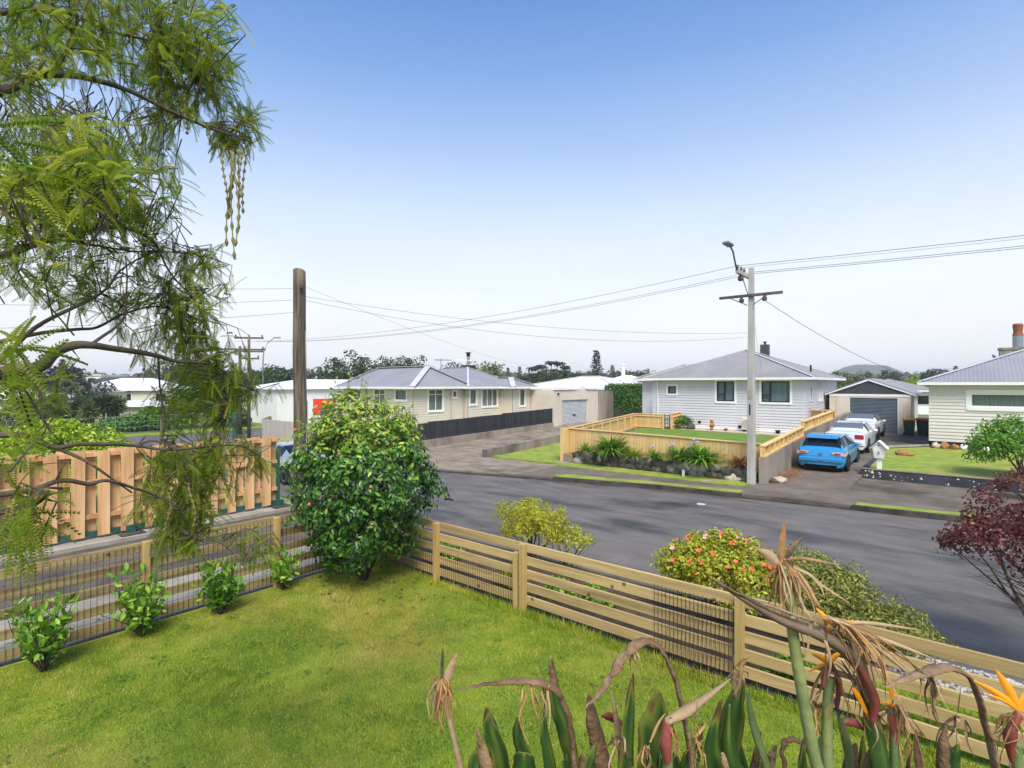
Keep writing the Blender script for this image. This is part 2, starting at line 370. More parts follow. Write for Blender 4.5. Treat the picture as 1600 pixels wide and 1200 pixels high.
# strips between far kerb and walls
P2 = [(-2.5,19.7),(3,20.3),(40,20.45)]
surface('verge_strip', [(-12.0,17.45)]+[(KB[i][0],KB[i][1]+.02) for i in (4,)]+[(-5.75,18.8),(-5.75,19.35),(-8.5,19.05),(-12.2,18.3),(-12.6,17.7)], .015, m_verge, flat, .5, rough=.03)
surface('verge_strip', [(-2.45,19.2),(3,19.8),(3,20.35),(-2.45,19.75)], .015, m_verge, flat, .5, rough=.03)
surface('footpath', [(40,20.0),(3,19.8),(-2.5,19.2),(-5.6,18.8),(-8.4,18.45),(-12.3,17.4),(-14,16.9),(-14,20.3),(-6.2,21.6),(-3,21.6),(-3,25.4),(40,25.4)], -.005, m_path, flat, 2)
surface('wall_verge', [(-14.3,20.0),(-6.0,20.15),(-6.0,21.4),(-14.6,21.2)], .012, m_verge, flat, .6, rough=.03)
surface('shared_drive', [(-14,16.95),(-17.1,16.05),(-23,15.5),(-26,15.45),(-24.1,20.2),(-24.1,41),(-18.6,41),(-18.6,20),(-14,20.2)], -.012, m_conc, ground_z, 2)
surface('side_lawn', [(-18.35,20.3),(-14.45,20.35),(-14.5,21.6),(-17.9,35),(-18.35,35)], .02, m_verge, ground_z, 1, rough=.03)
surface('front_drive', [(-5.6,18.82),(-2.55,19.2),(-2.95,21.6),(-2.95,29),(-5.5,29),(-5.5,21.4)], .004, m_path, ground_z, 1.5)
surface('garage_drive', [(-5.5,29),(-2.95,29),(-2.95,33.2),(-1.3,35),(-1.3,45),(-7,45),(-7,41.9),(-5.5,41.8)], .006, m_asph2, ground_z, 1.5)
LAWN2 = .55
surface('fenced_lawn', [(-14.3,21.75),(-5.75,21.75),(-5.75,41),(-7.2,41),(-7.2,36.4),(-17.6,36.4)], .62, m_lawn2, flat, 2, skirt=.6, rough=.02)
surface('corner_lawn', [(-2.8,25.2),(14,25.2),(14,34.9),(-1.2,34.9),(-2.8,33.2)], .0, m_verge, lambda x, y: .33+.012*(y-25), 1.2, skirt=.4, rough=.03)
# neighbour's drive beyond the side fence, and the plots left of it
surface('drive_edge', [(-11.6,-9),(-9.7,-9),(-9.7,6.8),(-11.6,8.9)], .0, m_concl, flat, 2)
surface('neighbour_drive', [(-15.2,-9),(-11.6,-9),(-11.6,8.95),(-15.2,8.95)], -.008, m_asph2, flat, 2)
surface('neighbour_yard', [(-38.6,-30),(-15.8,-30),(-15.8,8.6),(-34,8.7),(-37.4,7),(-38.6,3)], .0, m_verge, flat, 3)
surface('cross_verge', [(-46.9,-60),(-45.9,-60),(-45.9,90),(-46.9,90)], -.02, m_verge, flat, 4)
surface('park_ground', [(-80,-60),(-46.9,-60),(-46.9,90),(-80,90)], -.05, m_lawn2, flat, 6)
surface('corner_plot', [(-38.5,24),(-36.8,19.4),(-33.9,16.7),(-30,15.7),(-26,15.6),(-24.2,20.3),(-24.2,60),(-38.5,60)], .02, m_verge, ground_z, 2)
# raised bed by the house where the photographer stands
mb = MB()
def cp(X, Z, z): return (CY*X-SY*Z, SY*X+CY*Z, z)
q = [(-2.2,-3),(4.5,-3),(4.5,2.1),(-2.2,2.1)]
mb.add([cp(X,Z,-.1) for X,Z in q]+[cp(X,Z,1.75) for X,Z in q], [(0,1,5,4),(1,2,6,5),(2,3,7,6),(3,0,4,7),(4,5,6,7)])
mb.build('raised_terrace', m_soil, kind='structure')

# pebbles by the road edge
tmpl = MB().blob((0,0,0), (1,1,.6), 3, .3, 1)
tv = np.array(tmpl.v); tf = np.array(tmpl.f)
def scatter_blobs(name, n, xr, yr, z, r0, r1, m, parent=None, kind='stuff', label=None, cat=None):
    V = []; Fs = []
    for i in range(n):
        r = rnd.uniform(r0, r1); a = rnd.uniform(0, 6.28); c, s = math.cos(a), math.sin(a)
        v = tv*np.array([r*rnd.uniform(.7,1.3), r, r*.8]); v = np.c_[v[:,0]*c-v[:,1]*s, v[:,0]*s+v[:,1]*c, v[:,2]]
        V.append(v+np.array([rnd.uniform(*xr), rnd.uniform(*yr), z])); Fs.append(tf+i*len(tv))
    mb = MB(); mb.v = [tuple(p) for p in np.vstack(V)]; mb.f = [tuple(f) for f in np.vstack(Fs)]
    return mb.build(name, m, parent, kind=kind, label=label, cat=cat)
scatter_blobs('pebbles', 2600, (-1.0,5), (8.3,9.2), -.02, .015, .045, m_pebble, label='grey and white pebbles along the edge of the road', cat='pebbles')

# hill and far rise
def hill(name, pts, y0, m):
    "a rounded ridge: (px, py) silhouette sighted at depth y0, with a real depth"
    mb = MB(); n = len(pts); rows = 9
    for j in range(rows):
        t = j/(rows-1)*math.pi; k = math.sin(t)
        for (px, py) in pts:
            p = W(px, 600, y0*(1+.22*(j/(rows-1)-.5)*2)); top = W(px, py, y0).z
            mb.v.append((p.x, p.y, -1+(top+1)*k*(1+.06*noise.noise(Vector((px*.05, j*.7, 1))))))
    for j in range(rows-1):
        for i in range(n-1):
            mb.f.append((j*n+i, j*n+i+1, (j+1)*n+i+1, (j+1)*n+i))
    return mb.build(name, m, smooth=True, kind='structure')

# ------------------------------------------------------------------ foliage engine
def np_mesh(name, V, F, tint=None):
    me = bpy.data.meshes.new(name); k = F.shape[1]
    me.vertices.add(len(V)); me.vertices.foreach_set('co', np.ascontiguousarray(V, dtype=np.float32).ravel())
    me.loops.add(F.size); me.loops.foreach_set('vertex_index', np.ascontiguousarray(F, dtype=np.int32).ravel())
    me.polygons.add(len(F)); me.polygons.foreach_set('loop_start', np.arange(0, F.size, k, dtype=np.int32))
    if tint is not None:
        at = me.attributes.new('tint', 'FLOAT', 'FACE'); at.data.foreach_set('value', np.ascontiguousarray(tint, dtype=np.float32))
    me.update(calc_edges=True); return me
def norm(a): return a/np.maximum(np.linalg.norm(a, axis=-1, keepdims=True), 1e-9)
def leaves(name, pos, d, nrm, size, tint, tmpl, m, parent, org=(0,0,0), kind='stuff', width=1.0):
    tv_, tf_ = tmpl; d = norm(d); side = norm(np.cross(nrm, d)); up = np.cross(d, side)
    n, k = len(pos), len(tv_); size = np.broadcast_to(size, (n,))
    V = (pos-np.array(org))[:,None,:]+size[:,None,None]*(tv_[None,:,0:1]*d[:,None,:]+tv_[None,:,1:2]*width*side[:,None,:]+tv_[None,:,2:3]*up[:,None,:])
    F = tf_[None]+(np.arange(n)*k)[:,None,None]
    me = np_mesh(name, V.reshape(-1,3), F.reshape(-1,3), np.repeat(tint, len(tf_)))
    return link(me, name, m, parent, kind=kind)
A = np.array
LEAF = (A([(0,0,0),(.3,.21,.05),(.68,.19,.03),(1,0,-.07),(.68,-.19,.03),(.3,-.21,.05),(.5,0,-.02)]), A([(0,6,1),(1,6,2),(2,6,3),(3,6,4),(4,6,5),(5,6,0)]))
LEAF2 = (A([(0,0,0),(.45,.25,.06),(1,0,-.05),(.45,-.25,.06)]), A([(0,2,1),(0,3,2)]))
STRAP = (A([(0,.035,0),(0,-.035,0),(.35,.04,.02),(.35,-.04,.02),(.7,.03,-.06),(.7,-.03,-.06),(1,0,-.24)]), A([(0,1,3),(0,3,2),(2,3,5),(2,5,4),(4,5,6)]))
def pinnate(n=15, droop=.25, w=.125):
    v, f = [], []
    for i in range(n+1):
        t = i/n; z = -droop*t*t
        v += [(t,.006,z),(t,-.006,z)]
    for i in range(n): f += [(2*i,2*i+1,2*i+3),(2*i,2*i+3,2*i+2)]
    for i in range(1, n+1):
        t = i/n; z = -droop*t*t; l = w*math.sin(math.pi*(.18+.72*t))**.6
        for s in (1,-1):
            b = len(v); v += [(t-.02,.004*s,z),(t+.026,l*.55*s,z+.008),(t+.02,l*s,z-.03),(t-.034,l*.6*s,z-.01)]
            f += [(b,b+1,b+2),(b,b+2,b+3)]
    return (A(v, dtype=float), A(f))
PINN = pinnate()
def rand_dirs(n): return norm(rng.normal(size=(n,3)))
def clump_cloud(center, radii, nclump, per, rc, seed, low=-.5, fill=.35):
    "points and outward normals of leaf clumps spread through an uneven crown"
    g = np.random.default_rng(seed); P_, N_, C_ = [], [], []
    while len(C_) < nclump:
        u = norm(g.normal(size=3))
        if u[2] < low: continue
        k = 1+.22*noise.noise(Vector(u*1.6)+Vector((seed*1.3, 0, 0)))*2
        r = k*(g.uniform(.82, 1.02) if g.random() > fill else g.uniform(.3, .82))
        C_.append(np.array(center)+u*np.array(radii)*r)
    for c in C_:
        q = norm(g.normal(size=(per,3))); rr = rc*g.uniform(.6,1.4)*g.uniform(.35,1,size=(per,1))**.5
        P_.append(c+q*rr*np.array([1.15,1.15,.85])); N_.append(norm(q+np.array([0,0,.45])+.5*norm((c-np.array(center))/np.array(radii))))
    return np.vstack(P_), np.vstack(N_), C_
def stems(name, base, tips, r0, m, parent, bend=.25, seed=1, n=6):
    g = random.Random(seed); mb = MB(); b = Vector(base)
    for t in tips:
        t = Vector(t); mid = b.lerp(t, .45)+Vector((g.uniform(-1,1), g.uniform(-1,1), g.uniform(.0,.6)))*bend*(t-b).length*.4
        pts = [b.lerp(mid, k/3)*(1-k/6)+(b.lerp(t, k/6))*(k/6) for k in range(3)]+[mid.lerp(t, k/3)+Vector((g.uniform(-1,1),g.uniform(-1,1),g.uniform(-1,1)))*.02*(t-b).length for k in range(4)]
        mb.tube(pts, [max(.004, r0*(1-.85*i/6)) for i in range(7)], n)
    return mb.build(name, m, parent, smooth=True)
def bush(name, label, cat, base, radii, cz, nclump, per, rc, ls, m, seed, group=None, bark=None, stem_r=.02, nstem=7, tmpl=LEAF2, low=-.5, tintf=None, fill=.35, leaf_name='foliage', width=1.0):
    t = thing(name, label, cat, base, group=group)
    c = (base[0], base[1], base[2]+cz)
    P_, N_, C_ = clump_cloud(c, radii, nclump, per, rc, seed, low, fill)
    g = np.random.default_rng(seed+5); n = len(P_)
    d = norm(np.cross(N_, g.normal(size=(n,3))))+N_*.35+np.array([0,0,-.15])
    ti = g.uniform(0, 1, n)
    if tintf is not None: ti = tintf(P_, ti)
    leaves(leaf_name, P_, d, N_+.5*g.normal(size=(n,3)), ls*g.uniform(.7,1.25,n), ti, tmpl, m, t, org=base, width=width)
    tips = [C_[i] for i in g.choice(len(C_), min(nstem, len(C_)), replace=False)]
    stems('stem', base, tips, stem_r, bark or m_bark, t, seed=seed)
    return t
def tree(name, label, cat, base, trunk_h, radii, cz, nclump, per, rc, ls, m, seed, trunk_r=.18, group=None, low=-.35, fill=.35):
    t = thing(name, label, cat, base, group=group); c = (base[0], base[1], base[2]+cz)
    P_, N_, C_ = clump_cloud(c, radii, nclump, per, rc, seed, low, fill); g = np.random.default_rng(seed+5); n = len(P_)
    d = norm(np.cross(N_, g.normal(size=(n,3))))+N_*.3
    leaves('crown', P_, d, N_+.45*g.normal(size=(n,3)), ls*g.uniform(.7,1.3,n), g.uniform(0,1,n), LEAF2, m, t, org=base, width=1.5)
    fork = (base[0]+.1, base[1], base[2]+trunk_h); mb = MB()
    mb.tube([base, Vector(base).lerp(Vector(fork), .5)+Vector((.06,.04,0)), fork], [trunk_r, trunk_r*.8, trunk_r*.65], 8)
    for i in g.choice(len(C_), min(9, len(C_)), replace=False):
        e = Vector(C_[i]); f = Vector(fork); mb.tube([f, f.lerp(e,.5)+Vector((0,0,.08*(e-f).length)), e], [trunk_r*.5, trunk_r*.28, trunk_r*.08], 6)
    mb.build('trunk', m_bark, t, smooth=True)
    return t

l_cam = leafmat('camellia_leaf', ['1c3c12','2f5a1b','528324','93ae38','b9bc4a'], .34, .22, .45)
l_camy = leafmat('young_leaf', ['6d8c2e','92a537','b3a945'], .35, .3)
l_kow = leafmat('kowhai_leaf', ['44621a','728c24','9eaa30','c6c04c'], .5, .6)
l_shrub = leafmat('shrub_leaf', ['4a7a1c','74a62c','a6c446'], .4, .3)
l_lime = leafmat('lime_leaf', ['6d8f1c','96b528','bcc93c'], .45, .3)
l_yel = leafmat('yellow_foliage', ['8c9620','b2b42a','d0c63c'], .6, .35)
l_azal = leafmat('azalea_leaf', ['7a8a1c','a2a828','ccc03c'], .5, .25)
l_grey = leafmat('olive_foliage', ['5a6428','828838','b0ae52'], .55, .25)
l_maple = leafmat('maple_leaf', ['451d1e','69302e','8a5046','b08a7a'], .5, .35)
l_far = leafmat('far_foliage', ['22321c','33462a','4a5a34'], .7, .15)
l_farl = leafmat('far_light_foliage', ['3f5228','566a34','77834a'], .7, .2)
l_farb = leafmat('far_bronze_foliage', ['3a4030','4c5040','5d604a'], .7, .15)
l_pine = leafmat('pine_foliage', ['1f2c22','2c3a2c','3d4a38'], .7, .1)
l_hedge = leafmat('hedge_foliage', ['2c5216','437020','6d9430'], .6, .2)
l_agap = leafmat('strap_leaf', ['4f8020','74a82e','a6c248'], .45, .4)
l_dry = leafmat('dry_leaf', ['7a4a26','a3683a','c0905a'], .8, .2)
l_grass = leafmat('grass_blade', ['66861a','93ac24','bcbe3c','dccb74'], .6, .5)
m_flower = mat('azalea_flower', 'dc3c2a', 'f0785a', 8, .5)
m_orange = mat('orange_sepal', 'e08a16', 'f0a428', 6, .5)

# ------------------------------------------------------------------ buildings
def pt(axis, fixed, outw, a, d, z):
    return (a, fixed+outw*d, z) if axis == 'x' else (fixed+outw*d, a, z)
def board_wall(mb, axis, fixed, outw, a0, a1, z0, z1, holes=(), pitch=.175):
    "lapped weatherboards, row by row, leaving real openings"
    n = max(1, round((z1-z0)/pitch)); p = (z1-z0)/n
    for r in range(n):
        za, zb = z0+r*p, z0+(r+1)*p; zs = [(za, zb, [(a0, a1)])]
        cuts = [h for h in holes if h[2] < zb-.001 and h[3] > za+.001]
        if cuts:
            iv = [(a0, a1)]
            for h in cuts:
                nv = []
                for s, e in iv:
                    if h[1] <= s or h[0] >= e: nv.append((s, e)); continue
                    if h[0] > s: nv.append((s, h[0]))
                    if h[1] < e: nv.append((h[1], e))
                iv = nv
            zs = [(za, zb, iv)]
            for h in cuts:      # slivers above or below an opening
                if h[2] > za+.005: zs.append((za, h[2], [(h[0], h[1])]))
                if h[3] < zb-.005: zs.append((h[3], zb, [(h[0], h[1])]))
        for lo, hi, iv in zs:
            for s, e in iv:
                f0 = .036-(lo-za)/p*.031; f1 = .005 if hi == zb else .036-(hi-za)/p*.031
                q = [pt(axis,fixed,outw,s,f0,lo), pt(axis,fixed,outw,e,f0,lo), pt(axis,fixed,outw,e,f1,hi), pt(axis,fixed,outw,s,f1,hi),
                     pt(axis,fixed,outw,s,-.02,lo), pt(axis,fixed,outw,e,-.02,lo)]
                mb.add(q, [(0,1,2,3), (4,5,1,0)])
def wbox(mb, axis, fixed, outw, a0, a1, d0, d1, z0, z1):
    p = pt(axis,fixed,outw,a0,d0,z0); q = pt(axis,fixed,outw,a1,d1,z1)
    mb.box([min(x,y) for x,y in zip(p,q)], [max(x,y) for x,y in zip(p,q)]); return mb
def window(par, axis, fixed, outw, a0, a1, z0, z1, trim=m_white, sash=m_white, splits=(), bars=(), curtain=m_net, tw=.11, sw=.045, inside=True):
    "trim round the opening; sash, pane and curtain are its sub-parts"
    mb = MB()
    for s, e, lo, hi in ((a0-tw,a0,z0-tw,z1+tw),(a1,a1+tw,z0-tw,z1+tw),(a0,a1,z1,z1+tw)): wbox(mb,axis,fixed,outw,s,e,-.08,.045,lo,hi)
    wbox(mb,axis,fixed,outw,a0-tw*.6,a1+tw*.6,-.08,.075,z0-tw*.999,z0)
    w = mb.build('window', trim, par)
    mb = MB(); e_ = .002
    for s, e, lo, hi in ((a0+e_,a0+sw,z0+e_,z1-e_),(a1-sw,a1-e_,z0+e_,z1-e_),(a0+sw,a1-sw,z1-sw,z1-e_),(a0+sw,a1-sw,z0+e_,z0+sw)): wbox(mb,axis,fixed,outw,s,e,-.06,.012,lo,hi)
    xs = [a0+sw]+[a0+(a1-a0)*k for k in splits]+[a1-sw]
    for k in splits: wbox(mb,axis,fixed,outw,a0+(a1-a0)*k-sw*.6,a0+(a1-a0)*k+sw*.6,-.06,.010,z0+sw,z1-sw)
    for i, h in bars: wbox(mb,axis,fixed,outw,xs[i]+.03,xs[i+1]-.03,-.058,.008,z0+(z1-z0)*h-sw*.5,z0+(z1-z0)*h+sw*.5)
    mb.build('sash', sash, w)
    for i in range(len(xs)-1):
        wbox(MB(),axis,fixed,outw,xs[i],xs[i+1],-.03,-.024,z0+sw,z1-sw).build('pane', m_gcar, w)
    mb = MB(); n = max(6, int((a1-a0)/.045))
    for i in range(n+1):
        a = a0+(a1-a0)*i/n; d = -.16+.03*math.sin(i*1.9)+.015*math.sin(i*.7)
        mb.v += [pt(axis,fixed,outw,a,d,z0), pt(axis,fixed,outw,a,d,z1)]
    mb.f = [(2*i,2*i+2,2*i+3,2*i+1) for i in range(n)]
    mb.build('curtain', curtain, w, smooth=True)
    return w
def hip_roof(par, x0, x1, y0, y1, ze, tp, ov=.5, mx=m_roofx, my=m_roofy, cap=m_hip, name='roof', fascia=m_white, gable=False, capw=.18, gut=.13, inset=1.0):
    x0 -= ov; x1 += ov; y0 -= ov; y1 += ov; w, l = x1-x0, y1-y0
    if w <= l: r0, r1 = (x0+w/2, y0+w/2*inset), (x0+w/2, y1-w/2*inset); h = w/2*tp
    else: r0, r1 = (x0+l/2*inset, y0+l/2), (x1-l/2*inset, y0+l/2); h = l/2*tp
    A_, B_, C_, D_ = (x0,y0,ze), (x1,y0,ze), (x1,y1,ze), (x0,y1,ze); T, U = (*r0, ze+h), (*r1, ze+h)
    if w <= l: fx = [(A_,B_,T), (C_,D_,U)]; fy = [(B_,C_,U,T), (D_,A_,T,U)]; hips = [(A_,T),(B_,T),(C_,U),(D_,U)]
    else: fx = [(A_,B_,U,T), (C_,D_,T,U)]; fy = [(B_,C_,U), (D_,A_,T)]; hips = [(A_,T),(D_,T),(B_,U),(C_,U)]
    for f in fx[::-1]: ro = MB().add(f, [tuple(range(len(f)))]).build(name, mx, par)
    for f in fy: MB().add(f, [tuple(range(len(f)))]).build('roof_side', my, par)
    mb = MB(); up = Vector((0,0,.05))
    for a, b in hips+[(T,U)]:
        if (Vector(a)-Vector(b)).length > .1: mb.beam(Vector(a)+up, Vector(b)+up, capw, .03)
    mb.build('ridge_capping', cap, ro)
    mb = MB()          # gutter and soffit
    g = gut
    mb.box((x0-.06,y0-.06,ze-g),(x1+.06,y0+.03,ze+.012)); mb.box((x0-.06,y1-.03,ze-g),(x1+.06,y1+.06,ze+.012))
    mb.box((x0-.06,y0+.03,ze-g),(x0+.03,y1-.03,ze+.012)); mb.box((x1-.03,y0+.03,ze-g),(x1+.06,y1-.03,ze+.012))
    mb.build('gutter', fascia, par)
    MB().box((x0+.03,y0+.03,ze-g-.012),(x1-.03,y1-.03,ze-g+.03)).build('soffit', fascia, par)
    return ro
def downpipe(par, x, y, z0, z1, m=m_white): MB().tube([(x,y,z0),(x,y,z1)], .04, 8).build('downpipe', m, par)

# --- house with the pale blue weatherboards
X0, X1, Y0, Y1, ZB, ZE = -17.15, -7.2, 36.5, 47.0, .62, 4.1
h2 = thing('weatherboard_house', 'pale blue weatherboard house with grey hip roof behind the new timber fence', 'house', (-12, 41, .6))
big = [(-9.72, -8.08, 2.55, 3.88), (-12.55, -11.4, 2.55, 3.88), (-15.98, -15.38, 3.02, 3.55)]
mb = MB()
board_wall(mb, 'x', Y0, -1, X0, X1, ZB+.32, ZE-.1, big)
sideh = [(37.75, 38.1, 2.7, 3.5), (40.2, 40.65, 2.6, 3.95), (41.1, 41.55, 2.6, 3.95), (42.6, 43.0, 2.6, 3.95)]
board_wall(mb, 'y', X1, 1, Y0, Y1, ZB+.32, ZE-.1, sideh)
mb.build('wall', m_blue, h2)
mb = MB(); board_wall(mb, 'x', Y0+.02, -1, X0, X1, ZB-.2, ZB+.32, (), .13); mb.build('base_boards', m_white, h2)
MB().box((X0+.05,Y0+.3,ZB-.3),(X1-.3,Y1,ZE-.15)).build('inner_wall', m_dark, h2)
MB().box((X1-.02,Y0-.025,ZB-.2),(X1+.03,Y0+.03,ZE-.1)).build('corner_board', m_blue, h2)
MB().box((X0-.03,Y0-.025,ZB-.2),(X0+.0,Y1,ZE-.1)).build('side_wall', m_blue, h2)
window(h2,'x',Y0,-1,*big[0],sash=m_black,splits=(.31,),bars=((0,.34),),curtain=m_curt,tw=.14,sw=.07)
window(h2,'x',Y0,-1,*big[1],sash=m_black,splits=(.45,),bars=((0,.34),),curtain=m_curt,tw=.14,sw=.07)
window(h2,'x',Y0,-1,*big[2],sash=m_black,curtain=m_net,tw=.13,sw=.06)
for h in sideh: window(h2,'y',X1,1,*h,sash=m_black if h[0] < 39 else m_white,tw=.07)
hip_roof(h2, X0, X1, Y0, Y1, ZE, .385, mx=m_roofp, my=m_roofp, cap=m_hip, capw=.14)
hip_roof(h2, -20.0, -13.0, 40.3, 45.4, ZE-.02, .385, mx=m_roofp, my=m_roofp, name='wing_roof', capw=.14)
MB().box((-19.9,40.4,.4),(-17.2,45.3,ZE-.1)).build('wing_wall', m_blue, h2)
downpipe(h2, -16.75, Y0-.06, ZB, ZE-.1)
ch = MB().box((-11.68,43.4,5.4),(-11.12,43.96,6.7)).build('chimney', m_gable, h2, bevel=.02)
mb = MB().lathe([(.08,6.7),(.08,6.85),(.16,6.9),(.16,6.93)], (-11.4,43.68,0), 10); mb.build('chimney_cowl', m_under, ch)
MB().lathe([(.06,4.4),(.06,4.95),(.1,5.0)], (-7.9,41.6,0), 8).build('roof_vent', m_under, h2)
for x in (-13.8, -11.15): MB().box((x,Y0-.05,1.0 if x < -13 else .82),(x+.18,Y0-.02,1.18 if x < -13 else 1.0)).build('floor_vent', m_black, h2)

# --- cream house on the corner
h1 = thing('cream_house', 'cream weatherboard house with grey iron roof behind the black paling fence', 'house', (-31, 28, .4))
ZB, ZE = .45, 3.5
fh = [(-34.9,-34.0,2.75,3.32), (-32.3,-31.05,1.75,3.32), (-29.9,-28.7,2.6,3.32)]
ah = [(24.55,25.85,1.85,3.32), (26.85,27.2,2.75,3.2)]
mb = MB(); board_wall(mb,'x',23.2,-1,-36.2,-28.0,ZB,ZE-.12,fh); board_wall(mb,'y',-28.0,1,23.2,27.98,ZB,ZE-.12,ah)
bh = [(28.2,28.85,2.2,3.3), (29.5,31.2,2.0,3.3)]
board_wall(mb,'y',-27.6,1,27.98,31.5,ZB,ZE-.12,bh); board_wall(mb,'x',31.5,-1,-27.6,-26.3,ZB,ZE-.12); board_wall(mb,'x',27.98,-1,-28.0,-27.6,ZB,ZE-.12)
chh = [(32.4,33.0,2.0,3.3)]
board_wall(mb,'y',-26.3,1,31.5,33.7,ZB,ZE-.12,chh)
mb.build('wall', m_cream, h1)
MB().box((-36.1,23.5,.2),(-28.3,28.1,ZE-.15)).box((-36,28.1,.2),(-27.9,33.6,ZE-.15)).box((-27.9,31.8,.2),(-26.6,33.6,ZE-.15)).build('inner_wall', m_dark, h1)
MB().box((-36.19,23.22,.2),(-28.02,23.5,ZB)).box((-28.4,23.5,.2),(-28.02,27.98,ZB)).box((-28,28.0,.2),(-27.62,31.5,ZB)).box((-27.6,31.52,.2),(-26.32,33.65,ZB)).build('foundation', m_conc, h1)
window(h1,'x',23.2,-1,*fh[0],bars=()); window(h1,'x',23.2,-1,*fh[1],splits=(.5,),bars=((0,.76),(1,.76))); window(h1,'x',23.2,-1,*fh[2])
window(h1,'y',-28.0,1,*ah[0],splits=(.5,),bars=((0,.76),(1,.76)),curtain=m_curtg); window(h1,'y',-28.0,1,*ah[1])
window(h1,'y',-27.6,1,*bh[0]); window(h1,'y',-27.6,1,*bh[1],splits=(.34,.67)); window(h1,'y',-26.3,1,*chh[0],curtain=m_curtg)
hip_roof(h1,-36.2,-28.0,23.2,27.98,ZE,.50,capw=.42,inset=.6)
hip_roof(h1,-36.0,-27.6,28.0,33.6,ZE-.01,.46,name='rear_roof',capw=.16)
hip_roof(h1,-33.0,-26.3,31.5,33.65,ZE-.02,.46,name='wing_roof',capw=.42)
downpipe(h1,-27.9,26.6,ZB,ZE-.1,m_greyf); downpipe(h1,-27.9,27.85,ZB,ZE-.1,m_greyf); downpipe(h1,-33.4,23.13,ZB,ZE-.1)
ch = MB().box((-32.6,32.2,3.9),(-31.7,33.1,5.3)).build('chimney', m_brickd, h1)
MB().lathe([(.13,5.35),(.13,6.05)], (-32.15,32.65,0), 10).build('chimney_flue', m_flue, ch)
MB().lathe([(.16,6.05),(.16,6.3),(.24,6.32),(.24,6.4)], (-32.15,32.65,0), 10).build('chimney_cowl', m_under, ch)
mb = MB().tube([(-31.6,29,4.9),(-31.6,29,5.7)], .02, 6); mb.tube([(-31.9,28.6,5.6),(-31.3,29.9,5.62)], .025, 6)
for k in range(4): mb.tube([(-32.0+.05*k,28.75+.3*k,5.62),(-31.4+.05*k,28.55+.3*k,5.62)], .01, 4)
mb.build('aerial', m_under, h1)
mb = MB().tube([(-31.2,31.6,4.8),(-31.2,31.6,5.65)], .018, 6); mb.tube([(-31.9,31.0,5.72),(-30.9,31.9,5.6)], .014, 6); mb.build('aerial', m_flue, h1)

# --- white sectioned house at right
h3 = thing('weatherboard_house', 'warm white weatherboard house with ribbed grey roof beside the garage drive', 'house', (4, 39, .5))
wh = [(.38, 4.4, 2.55, 3.25)]
mb = MB(); board_wall(mb,'x',35.0,-1,-1.2,10,.78,3.62,wh,.17); board_wall(mb,'y',-1.2,-1,35.0,44,.78,3.62,(),.17); mb.build('wall', m_offw, h3)
MB().box((-1.15,35.04,.3),(10,43.9,.78)).build('foundation', m_gable, h3)
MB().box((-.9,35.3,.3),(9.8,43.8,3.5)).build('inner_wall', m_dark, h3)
MB().box((-1.23,34.97,.78),(-1.19,35.03,3.62)).build('corner_board', m_offw, h3)
window(h3,'x',35.0,-1,*wh[0],curtain=m_curtg,tw=.16,sw=.08,splits=(.55,))
hip_roof(h3,-1.2,10,35.0,44,3.78,.40,ov=.42,capw=.2)
ch = MB().box((1.75,41.6,4.6),(2.75,42.6,5.72)).build('chimney', m_chim, h3, bevel=.02)
MB().box((1.7,41.55,5.66),(2.8,42.65,5.78)).build('chimney_cap', m_chim, ch)
MB().lathe([(.24,5.78),(.24,6.45),(.27,6.46)], (2.55,42.1,0), 14).build('chimney_flue', m_flue, ch)
MB().lathe([(.25,6.46),(.2,6.7),(.24,7.05),(.2,7.15)], (2.55,42.1,0), 14).build('chimney_pot', m_pot, ch)
mb = MB(); pr = [(.0,.0),(.14,.015),(.28,.06),(.38,.12)]
mb.lathe(pr, (0,0,0), 16, 'y'); sdh = mb.build('satellite_dish', m_flue, h3, smooth=True, local=True); 
dq = W(1560,561,31.5); sdh.location = (dq.x-4, dq.y-39, dq.z-.5); sdh.rotation_euler = (R(-25), 0, R(75))
MB().tube([(dq.x,dq.y+.02,dq.z-.05),(dq.x+.05,dq.y+.1,dq.z-.7)], .02, 6).build('dish_mast', m_flue, h3)

# --- gabled garage at the end of the drive
g3 = thing('garage', 'cream double garage with charcoal gable and dark grey roller door', 'garage', (-4.6, 44.8, .5))
GX0, GX1, GY, GB, GT = -6.84, -2.36, 42.0, .45, 3.05
D0, D1, DT = -5.65, -3.05, 2.78
mb = MB().box((GX0,GY,GB),(D0,GY+.12,GT)).box((D1,GY,GB),(GX1,GY+.12,GT)).box((D0,GY,DT),(D1,GY+.12,GT)).box((GX1-.12,GY+.12,GB),(GX1,49,GT)).box((GX0,GY+.12,GB),(GX0+.12,49,GT)).box((GX0,48.9,GB),(GX1,49.02,GT))
mb.build('wall', m_gcream, g3)
mb = MB(); n = 26
for i in range(n):
    z0, z1 = GB+(DT-GB)*i/n, GB+(DT-GB)*(i+1)/n; p = (z1-z0)
    mb.add([(D0,GY+.05,z0),(D1,GY+.05,z0),(D1,GY+.03,z0+p*.5),(D0,GY+.03,z0+p*.5),(D1,GY+.05,z1),(D0,GY+.05,z1)], [(0,1,2,3),(3,2,4,5)])
mb.build('roller_door', m_door, g3)
MB().box((D0-.03,GY-.02,GB),(D0-.001,GY+.02,DT)).box((D1+.001,GY-.02,GB),(D1+.03,GY+.02,DT)).box((GX0,GY-.025,DT+.1),(GX1,GY-.001,DT+.22)).build('door_trim', m_white, g3)
xm, AP = (GX0+GX1)/2, 3.98
